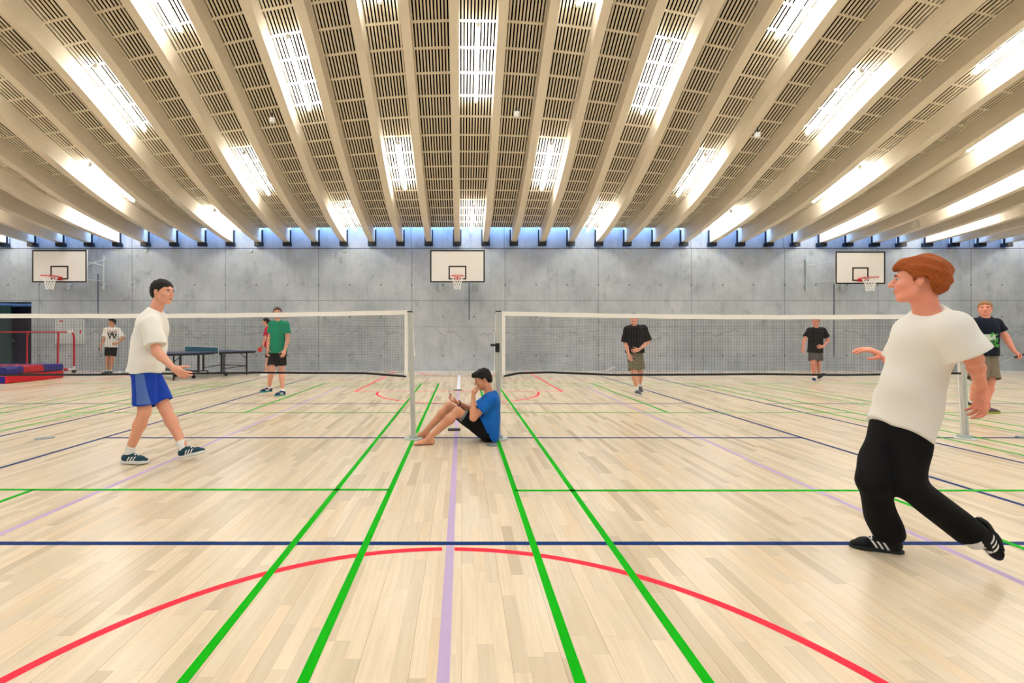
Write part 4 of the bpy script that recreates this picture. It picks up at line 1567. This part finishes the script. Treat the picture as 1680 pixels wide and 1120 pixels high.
    out['shorts'] = shorts
    # ---- socks and shoes
    for c in 'ab':
        so = cl.get('shoe' + c, cl.get('shoe'))
        if so:
            an, kn = J['an' + c], J['kn' + c]
            if so.get('sock'):
                hs = so['sock']
                m_ = Field(*bounds([an + unit(kn - an) * hs, an - np.array([0, 0, 0.05])], 0.07), min(h, 0.007))
                m_.cap(an + unit(kn - an) * (hs + 0.02), an - np.array([0, 0, 0.03]), 0.043 * s, 0.040 * s, 0.01, [(an + unit(kn - an) * hs, unit(kn - an))])
                field_obj('sock', m_, M['sock_white'], body)
            shoe(body, an, so['d' + c] if ('d' + c) in so else so['d'], s, M[so['mat']], M[so['sole']], so.get('u' + c, (0, 0, 1)),
                 M[so['stripes']] if so.get('stripes') else None, M[so['laces']] if so.get('laces') else None, h=min(h, 0.006))
    return out


def racket(label, grip, dirn, normal, parent=None):
    d = unit(dirn); n = np.array(normal, float); n = unit(n - d * (n @ d)); r = np.cross(d, n); g = np.array(grip)
    e = group_empty('badminton_racket', g, label, 'racket')
    m = MB(); m.tube([g - d * 0.08, g + d * 0.08], 0.013, 8); m.build('grip', M['black'], e)
    m = MB(); m.tube([g + d * 0.08, g + d * 0.40], 0.004, 6); m.build('shaft', M['alu'], e)
    c = g + d * 0.515
    m = MB(); m.tube([c + d * 0.12 * math.cos(t) + r * 0.095 * math.sin(t) for t in np.linspace(0, 2 * math.pi, 29)[:-1]], 0.0055, 6, closed=True); m.build('head_frame', M['white'], e)
    m = MB()
    for i in range(-4, 5):
        x = i * 0.02; w_ = 0.12 * math.sqrt(max(0, 1 - (x / 0.095) ** 2)); 
        m.tube([c + r * x - d * w_, c + r * x + d * w_], 0.0008, 4)
    for i in range(-5, 6):
        x = i * 0.021; w_ = 0.095 * math.sqrt(max(0, 1 - (x / 0.12) ** 2))
        m.tube([c + d * x - r * w_, c + d * x + r * w_], 0.0008, 4)
    m.build('strings', M['white'], e)
    return e


# ------------------------------------------------------------------ the people in the hall
def JJ(Y, **k):
    return {n: at(*(v if len(v) == 3 else (v[0], v[1], Y))) for n, v in k.items()}


# seated player with a phone
J = JJ(5.93, head=(792.3, 623.0), neck=(806, 648.5, 5.93), pel=(799, 707.5),
       sha=(805.5, 657, 5.77), shb=(801, 655, 6.08), ela=(776.5, 685, 5.70), elb=(777, 673, 6.08),
       wra=(776.5, 652.5, 5.76), wrb=(751.5, 660.5, 5.93), hpa=(796, 708, 5.84), hpb=(796, 708, 6.02),
       kna=(751, 675, 5.78), knb=(737.5, 666, 6.06), ana=(704.5, 718.5, 5.72), anb=(698.5, 706.5, 6.10))
J['ana'].z = 0.082; J['anb'].z = 0.082
ST = person(J, (-0.95, -0.06, -0.30), (-0.97, 0, 0.25), M['skin_tan'],
            'person sitting on the floor in blue t-shirt and black shorts, looking at a phone', h=0.0055, s=1.0,
            head_up=(-0.30, 0, 0.95),
            hands={'a': dict(d=(0.0, 0.12, 1.0), pn=(1, 0.15, -0.1), th=(0.2, 1.0, 0), curl=0.95, td=(0.55, 0.35, 0.75)),
                   'b': dict(d=(-0.86, -0.05, 0.42), pn=(0.3, -0.1, 0.9), th=(0.1, -1, 0.2), curl=0.75)},
            feet={'a': dict(d=(-1, -0.12, -0.02), big=-1), 'b': dict(d=(-1, 0.05, -0.02), big=1)},
            hair=dict(mat='hair_black', t=0.012, amp=0.003, h=0.0045, f=80,
                      line=([-0.14, -0.085, -0.048, -0.034, 0.004, 0.014, 0.022, 0.055, 0.085, 0.14], [-0.060, -0.055, -0.040, 0.024, 0.026, 0.000, 0.034, 0.052, 0.060, 0.052]),
                      extra=((0, 0.07, 0.088, (0.060, 0.052, 0.034)), (0, -0.02, 0.10, (0.070, 0.085, 0.038)))),
            brow='hair_black', fr=0.0088,
            clothes=dict(shirt=dict(mat='blue_cotton', hem=0.03, hem_n=(0.87, 0, 0.49), flat=0.88, sleeve=0.60, loose=0.014, vneck=True, amp=0.003, f=24),
                         shorts=dict(mat='black_cotton', len=0.78, r=0.086, amp=0.003, waist=0.5)))
body = ST['body']
# light grey lining at the shorts hem, wristband
for c in 'ab':
    hp, kn = np.array(J['hp' + c]), np.array(J['kn' + c])
    e = lerp(hp, kn, 0.80); d = unit(kn - hp)
    fl_ = Field(*bounds([e], 0.14), 0.005)
    fl_.cap(e - d * 0.03, e + d * 0.03, 0.078, 0.076, 0.004, [(e + d * 0.022, d), (e - d * 0.03, -d)])
    fl_.cap(e - d * 0.05, e + d * 0.05, 0.068, 0.068, 0.003, op='sub')
    o = field_obj('hem_lining', fl_, M['grey_lining'], ST['shorts']); o['label'] = 'light grey hem lining'
wb = np.array(J['wrb']); db = unit(wb - np.array(J['elb']))
m = MB(); R3 = frame(db, (0, 0.2, 1))
cc = wb - db * 0.012
m.tube([cc + (R3[0] * math.cos(t) + R3[2] * math.sin(t)) * 0.030 for t in np.linspace(0, 2 * math.pi, 21)[:-1]], 0.008, 8, closed=True)
o = m.build('wristband', M['black'], body, True); o['label'] = 'black wristband'
# the phone he holds
hc = wb + unit(np.array((-0.86, -0.05, 0.42))) * 0.10 + np.array((-0.012, -0.005, 0.035))
pd = Vector(unit((-0.16, 0.0, 1.0))); pn_ = Vector(unit((1.0, 0.05, 0.16))); pr = pd.cross(pn_).normalized()
g = group_empty('phone', hc, 'slim silver phone held up in the seated person\'s right hand', 'phone')
m = MB(); m.obox(hc + np.array(pd) * 0.03, pr, pn_, pd, 0.030, 0.0045, 0.062); m.build('phone_case', M['alu'], g)
m = MB(); m.obox(hc + np.array(pd) * 0.03 + np.array(pn_) * 0.0048, pr, pn_, pd, 0.027, 0.0006, 0.056); m.build('screen', M['black'], g)

# walking player on the left
J = JJ(4.9, head=(267, 479.5, 4.9), neck=(253, 513, 4.9), pel=(239, 606, 4.9),
       sha=(249, 531, 4.72), shb=(255, 529, 5.08), ela=(257, 577, 4.66), elb=(243, 577, 5.14), wra=(285, 604, 4.66), wrb=(258, 614, 5.1),
       hpa=(237, 612, 4.81), hpb=(242, 612, 4.99), kna=(237, 676, 4.82), knb=(272, 672, 4.98), ana=(211, 743, 4.88), anb=(302, 734, 5.0))
WL = person(J, (1, -0.12, -0.12), (1, 0.0, -0.05), M['skin_fair'],
            'person walking right in white t-shirt, blue shorts and dark striped shoes, left of the net', h=0.007, s=1.04,
            head_up=(0.1, 0, 1), hands={'a': dict(d=(0.75, 0.05, -0.5), pn=(0.1, 1, 0), th=(0.5, 0, 1), curl=0.6), 'b': dict(d=(0.4, 0, -1), pn=(0, -1, 0), th=(1, 0, 0), curl=0.6)},
            hair=dict(mat='hair_dark', t=0.010, amp=0.002), brow='hair_dark',
            clothes=dict(shirt=dict(mat='white_cotton', hem=-0.03, hem_n=(0.02, 0, 1), sleeve=0.78, loose=0.026, amp=0.005, f=20, stretch=(1, 1, 0.9)),
                         shorts=dict(mat='blue_shorts', len=0.80, r=0.100, f=16),
                         shoe=dict(mat='shoe_teal', sole='sole_white', da=(1, -0.05, 0), db=(1, 0.05, 0.22), ub=(-0.22, 0, 1), sock=0.09, stripes='white_cotton', laces='sock_white')))
# paler blue area laid down the side of the shorts
for c in 'a':
    hp, kn = np.array(J['hpa']), np.array(J['kna'])
    qs = [[(0.0, 0.02), (0.075, 0.0), (0.11, -0.30), (0.01, -0.30)]]
    o = decal('paler_side', qs, hp + np.array((-0.02, 0, 0)), (1, 0, 0), (0, 0, 1), (0, 1, 0), WL['shorts'], M['blue_shorts_light'], WL['shorts'], 0.003, 10)
    if o: o['label'] = 'paler blue area on one side'

# running red-haired player
J = JJ(2.8, head=(1506, 461, 2.66), neck=(1524, 516, 2.66), pel=(1484, 684, 2.84),
       shb=(1560, 538, 2.56), sha=(1496, 545, 2.86), elb=(1597, 588, 2.52), ela=(1474, 606, 2.94), wrb=(1612, 640, 2.66), wra=(1450, 584, 3.10),
       hpa=(1464, 672, 2.90), hpb=(1500, 674, 2.78), kna=(1431, 789, 2.80), knb=(1490, 795, 2.74), ana=(1458, 880, 2.92), anb=(1598, 880, 2.68))
RH = person(J, (-0.72, 0.70, 0.02), (-0.86, -0.42, 0.0), M['skin_pink'],
            'person with copper-red hair running left in white t-shirt and black trousers', h=0.0075, s=1.0, head_s=1.04,
            head_up=(0.04, 0, 1), hands={'a': dict(d=(-0.9, 0.25, 0.45), pn=(0.2, 0.2, -1), th=(0, -1, 0.2), curl=0.5), 'b': dict(d=(0.1, 0.2, -1), pn=(-1, 0, 0), th=(-0.3, -1, 0), curl=0.6)},
            hair=dict(mat='hair_red', t=0.020, amp=0.004, h=0.0055, f=60, line=([-0.16, -0.10, -0.056, -0.040, 0.004, 0.016, 0.022, 0.050, 0.085, 0.13], [-0.090, -0.085, -0.060, 0.010, 0.014, -0.010, 0.026, 0.050, 0.060, 0.060]),
                      extra=((0, -0.045, 0.03, (0.084, 0.080, 0.082)), (0, 0.05, 0.085, (0.06, 0.05, 0.034)))),
            brow='hair_red',
            clothes=dict(arm=0.86, shirt=dict(mat='white_cotton', hem=-0.20, hem_n=(0.75, 0, 1), flat=0.98, sleeve=0.88, sleevea=0.7, loose=0.028, amp=0.006, f=17, stretch=(1, 1, 0.8), girth=(0.80, 0.95, 1)),
                         shorts=dict(name='trousers', mat='black_trouser', len=1.93, cuff=0.080, amp=0.006, f=18, hipr=0.090, waist=0.34),
                         shoe=dict(mat='shoe_black', sole='sole_dark', da=(-0.95, 0.34, 0), db=(0.45, -0.15, -0.8), ub=(-0.85, 0, -0.45), sock=0.02, stripes='sock_white', laces='sock_white')))

# player in green
J = JJ(10.3, head=(455, 513.5), neck=(455.5, 527), pel=(456, 575), sha=(446, 532.5), shb=(469, 532.5), ela=(442, 555.5), elb=(472.5, 556),
       wra=(439, 573, 10.15), wrb=(467, 575, 10.1), hpa=(450.5, 578), hpb=(462, 578), kna=(444.5, 610, 10.15), knb=(462, 609.5), ana=(441.5, 635.5, 10.4), anb=(463.5, 640.9))
GR = person(J, (0.30, -0.95, 0), (0.3, -0.95, 0), M['skin_fair'], 'person in green t-shirt and black shorts standing behind the left net', h=0.009, s=1.02,
            hands={'a': dict(th=(0, -1, 0)), 'b': dict(th=(0, -1, 0))}, hair=dict(mat='hair_brown', t=0.010, amp=0.002), fr=0.0105,
            clothes=dict(shirt=dict(mat='green_cotton', hem=-0.06, sleeve=0.6, loose=0.014, amp=0.003, girth=(0.92, 0.95, 1)),
                         shorts=dict(mat='black_cotton', len=0.68, r=0.100),
                         shoe=dict(mat='shoe_navy', sole='sole_teal', da=(-0.75, -0.7, -0.1), db=(-0.5, -0.85, 0), sock=0.05, stripes='white_cotton')))

# paddle player in red, behind
J = JJ(15.2, head=(436.0, 528.0), neck=(439.5, 537), pel=(441.5, 568), sha=(439, 540, 15.05), shb=(440.5, 540, 15.35), ela=(435, 554, 14.98), elb=(437.5, 555, 15.4),
       wra=(431.5, 565, 14.9), wrb=(432, 565, 15.4), hpa=(442, 570, 15.12), hpb=(443, 570, 15.28), kna=(439, 591, 15.1), knb=(448, 591, 15.3), ana=(436, 611, 15.05), anb=(452, 610.6, 15.35))
J['ana'].z = 0.09; J['anb'].z = 0.09
RD = person(J, (-1, -0.05, -0.05), (-1, -0.05, 0), M['skin_fair'], 'person in red t-shirt with dark ponytail, seen from the side holding a paddle', h=0.010, s=0.97,
            hands={'a': dict(d=(-0.4, 0, -0.9), th=(-0.7, -1, 0), curl=0.9), 'b': dict(th=(-1, 0, 0))},
            hair=dict(mat='hair_dark', t=0.012, amp=0.002, extra=((0, -0.125, 0.0, (0.022, 0.03, 0.07)),)), fr=0.0105,
            clothes=dict(shirt=dict(mat='red_cotton', hem=-0.02, sleeve=0.75, loose=0.018),
                         shorts=dict(mat='black_cotton', len=0.8, r=0.092),
                         shoe=dict(mat='sole_white', sole='sole_white', d=(-1, -0.1, 0), sock=0.05)))


def paddle(label, c, up_, nrm, rubber):
    u_ = Vector(unit(up_)); n_ = Vector(unit(nrm)); n_ = (n_ - u_ * n_.dot(u_)).normalized(); r_ = u_.cross(n_)
    g_ = group_empty('table_tennis_paddle', c, label, 'paddle')
    c = Vector(c)
    m_ = MB(); m_.bar(c + u_ * 0.06, c + u_ * 0.17, 0.026, 0.02); m_.build('handle', M['black'], g_)
    m_ = MB(); m_.ell(c, (r_, u_, n_), (0.076, 0.080, 0.004), 20, 6); bl = m_.build('blade', M['beam'], g_, True)
    m_ = MB(); m_.ell(c, (r_, u_, n_), (0.073, 0.077, 0.007), 20, 6); m_.build('rubber', rubber, g_, True)


wr = np.array(J['wra'])
paddle('red table tennis paddle held by the person in the red t-shirt', wr + np.array((-0.09, -0.02, -0.16)), (0.45, 0, 0.8), (0, -1, 0.1), M['rim'])

# player with the W t-shirt at the back left
J = JJ(15.8, head=(183.6, 528.8), neck=(184.5, 537.5), pel=(182.5, 566), sha=(175, 541), shb=(193.3, 541.5), ela=(170.8, 554.5, 15.7), elb=(201.5, 555, 15.75),
       wra=(165.5, 566.5, 15.6), wrb=(192, 563.5, 15.5), hpa=(178.8, 568), hpb=(187, 568), kna=(176.5, 589), knb=(184, 589.5), ana=(175.5, 608.4), anb=(181.8, 608.4))
J['ana'].z = 0.09; J['anb'].z = 0.09
WB = person(J, (-0.45, -0.9, 0), (0.45, -0.9, 0), M['skin_tan'], 'person in white t-shirt with a big black W, standing by the wall', h=0.009, s=0.98,
            hands={'a': dict(th=(0, -1, 0), curl=0.9), 'b': dict(d=(-1, -0.3, -0.1), pn=(0, 1, 0), th=(0, 0, 1))},
            hair=dict(mat='hair_black', t=0.014, amp=0.002, extra=((0, 0.06, 0.09, (0.055, 0.045, 0.03)),)), brow='hair_black', fr=0.0105,
            clothes=dict(shirt=dict(mat='white_cotton', hem=-0.10, sleeve=0.85, loose=0.026),
                         shorts=dict(mat='black_cotton', len=0.72, r=0.098),
                         shoe=dict(mat='shoe_grey', sole='sole_dark', da=(-0.3, -1, 0), db=(0.5, -0.8, 0), sock=0.04)))
nk = np.array(J['neck']); 
o3 = nk + np.array((0.02, 0, -0.25))
def bar2(x0, y0, x1, y1, w_):
    d_ = np.array((x1 - x0, y1 - y0)); L_ = np.linalg.norm(d_); n_ = np.array((-d_[1], d_[0])) / L_ * w_ / 2
    a_, b_ = np.array((x0, y0)), np.array((x1, y1))
    return [tuple(a_ - n_), tuple(b_ - n_), tuple(b_ + n_), tuple(a_ + n_)]
w_ = 0.026
W_ = [bar2(-0.12, 0.10, -0.07, -0.10, w_), bar2(-0.07, -0.10, -0.005, 0.10, w_), bar2(-0.005, 0.10, 0.045, -0.10, w_), bar2(0.045, -0.10, 0.12, 0.10, w_),
      bar2(-0.145, 0.10, 0.145, 0.10, 0.022), bar2(-0.10, 0.035, 0.10, 0.035, 0.02)]
decal('w_print', W_, o3, (0.9, 0.44, 0), (0, 0, 1), (-0.44, 0.9, 0), WB['shirt'], M['black_cotton'], WB['shirt'], 0.004, 4)
arcq = []
for i in range(7):
    t = -1 + i / 3.0
    arcq.append(bar2(t * 0.115 - 0.012, 0.150 - 0.012 * t * t, t * 0.115 + 0.012, 0.152 - 0.012 * t * t, 0.028))
decal('red_arc_print', arcq, o3, (0.9, 0.44, 0), (0, 0, 1), (-0.44, 0.9, 0), WB['shirt'], M['red_print'], WB['shirt'], 0.004, 2)
wr = np.array(J['wra'])
paddle('dark table tennis paddle held by the person in the W t-shirt', wr + np.array((-0.05, -0.04, -0.20)), (0.2, 0.1, 0.9), (-0.8, -0.6, 0), M['tt_leg'])

# player in black t-shirt and khaki shorts
J = JJ(10.43, head=(1040, 523.2), neck=(1041, 535.5), pel=(1041.5, 577), sha=(1030, 541.5), shb=(1055, 540), ela=(1026.3, 563.5), elb=(1062.5, 561),
       wra=(1032, 582.5, 10.2), wrb=(1048.5, 573.5, 10.15), hpa=(1036.5, 580), hpb=(1047, 580), kna=(1039.5, 611, 10.3), knb=(1050.5, 610, 10.45), ana=(1045, 639.8, 10.43), anb=(1050, 631, 10.95))
KH = person(J, (-0.55, -0.85, -0.05), (-0.3, -0.95, 0), M['skin_fair'], 'person in black t-shirt and khaki shorts, mid-stride behind the right net', h=0.009, s=1.0,
            hands={'a': dict(th=(0, -1, 0), curl=0.9), 'b': dict(d=(-1, -0.3, -0.2), pn=(0, 1, 0), th=(0, 0, 1))},
            hair=dict(mat='hair_dark', t=0.008, amp=0.0015), brow='hair_dark', fr=0.0105,
            clothes=dict(shirt=dict(mat='black_cotton', hem=-0.02, sleeve=0.9, loose=0.032),
                         shorts=dict(mat='khaki_cotton', len=0.86, r=0.108, f=18),
                         shoe=dict(mat='shoe_grey', sole='sole_white', da=(0.1, -1, 0), db=(0.1, -0.65, -0.7), ub=(0, -0.7, 0.65), sock=0.11)))
racket('white-framed racket held low by the person in khaki shorts', np.array(J['wra']) + np.array((0.03, -0.06, -0.09)), (-0.55, 0.55, -0.35), (0.2, -0.3, 0.95))

# player in black t-shirt and grey shorts, far right of the middle
J = JJ(13.4, head=(1338.3, 528.0), neck=(1339, 538.3), pel=(1337.5, 573.5), sha=(1328.6, 542.3), shb=(1350.2, 542), ela=(1319.5, 557.5), elb=(1358.5, 558),
       wra=(1317, 570, 13.3), wrb=(1350, 568.5, 13.1), hpa=(1333.4, 576), hpb=(1342, 576), kna=(1334.5, 597.5, 13.3), knb=(1342.5, 598), ana=(1335.3, 619, 13.4), anb=(1343.5, 614.5, 13.9))
J['ana'].z = 0.092
GY = person(J, (-0.65, -0.75, -0.05), (-0.5, -0.85, 0), M['skin_pink'], 'person in black t-shirt and grey shorts, farthest back behind the right net', h=0.009, s=1.0,
            hands={'a': dict(th=(0, -1, 0)), 'b': dict(d=(-1, -0.3, -0.1), pn=(0, 1, 0), th=(0, 0, 1))},
            hair=dict(mat='hair_blond', t=0.009, amp=0.0015), fr=0.0105,
            clothes=dict(shirt=dict(mat='black_cotton', hem=-0.12, sleeve=0.68, loose=0.022),
                         shorts=dict(mat='grey_cotton', len=0.72, r=0.112, f=18),
                         shoea=dict(mat='shoe_navy', sole='sole_white', d=(-0.55, -0.8, 0), sock=0.05, stripes='white_cotton'),
                         shoeb=dict(mat='shoe_grey', sole='sole_dark', d=(0.1, -0.75, 0.55), ub=(0, 0.55, 0.75), sock=0.05)))

# player at the right edge in dark t-shirt with a green print
J = JJ(8.0, head=(1616, 506.0), neck=(1616.5, 522.5), pel=(1614, 581), sha=(1601.5, 529), shb=(1634, 529.5), ela=(1598, 556), elb=(1649.5, 552, 7.95),
       wra=(1602, 581, 7.8), wrb=(1664, 576, 7.85), hpa=(1608, 585), hpb=(1622, 585), kna=(1603.5, 626, 7.85), knb=(1625, 626, 7.9), ana=(1594.5, 657, 8.3), anb=(1616.5, 667.5, 8.0))
PG = person(J, (-0.72, -0.68, 0), (-0.5, -0.86, 0), M['skin_pink'], 'person in navy t-shirt with green print and wide grey-brown shorts, at the right edge', h=0.0085, s=1.02,
            hands={'a': dict(th=(0, -1, 0)), 'b': dict(d=(1, 0, -0.7), pn=(-0.6, 0.3, -0.8), th=(0, -1, 0), curl=0.9)},
            hair=dict(mat='hair_blond', t=0.009, amp=0.0015), fr=0.010,
            clothes=dict(shirt=dict(mat='navy_cotton', hem=-0.02, sleeve=0.62, loose=0.018),
                         shorts=dict(mat='brown_grey_cotton', len=0.88, r=0.124, f=16),
                         shoe=dict(mat='shoe_plum', sole='sole_lime', da=(0.6, -0.75, -0.15), db=(1, -0.25, 0), sock=0.06)))
o3 = np.array(J['neck']) + np.array((-0.02, 0, -0.36))
rnd = random.Random(4)
pal, gre = [[(-0.10, 0.0), (0.10, 0.0), (0.10, 0.10), (-0.10, 0.10)]], []
for i in range(70):
    x, y = rnd.uniform(-0.125, 0.125), rnd.uniform(-0.13, 0.12)
    q = bar2(x, y, x + rnd.uniform(-0.03, 0.03), y + rnd.uniform(-0.04, 0.04) + 0.01, rnd.uniform(0.02, 0.035))
    if not (y > 0.03 and i % 3): gre.append(q)
decal('green_print', gre, o3, (0.87, -0.5, 0), (0, 0, 1), (0.5, 0.87, 0), PG['shirt'], M['green_print'], PG['shirt'], 0.006, 2)
decal('pale_print', pal, o3, (0.87, -0.5, 0), (0, 0, 1), (0.5, 0.87, 0), PG['shirt'], M['pale_print'], PG['shirt'], 0.003, 6)
racket('white-framed racket in the outstretched hand of the person at the right edge', np.array(J['wrb']) + np.array((0.07, -0.02, -0.07)), (-0.85, 0.25, -0.40), (0.15, -0.6, 0.8))
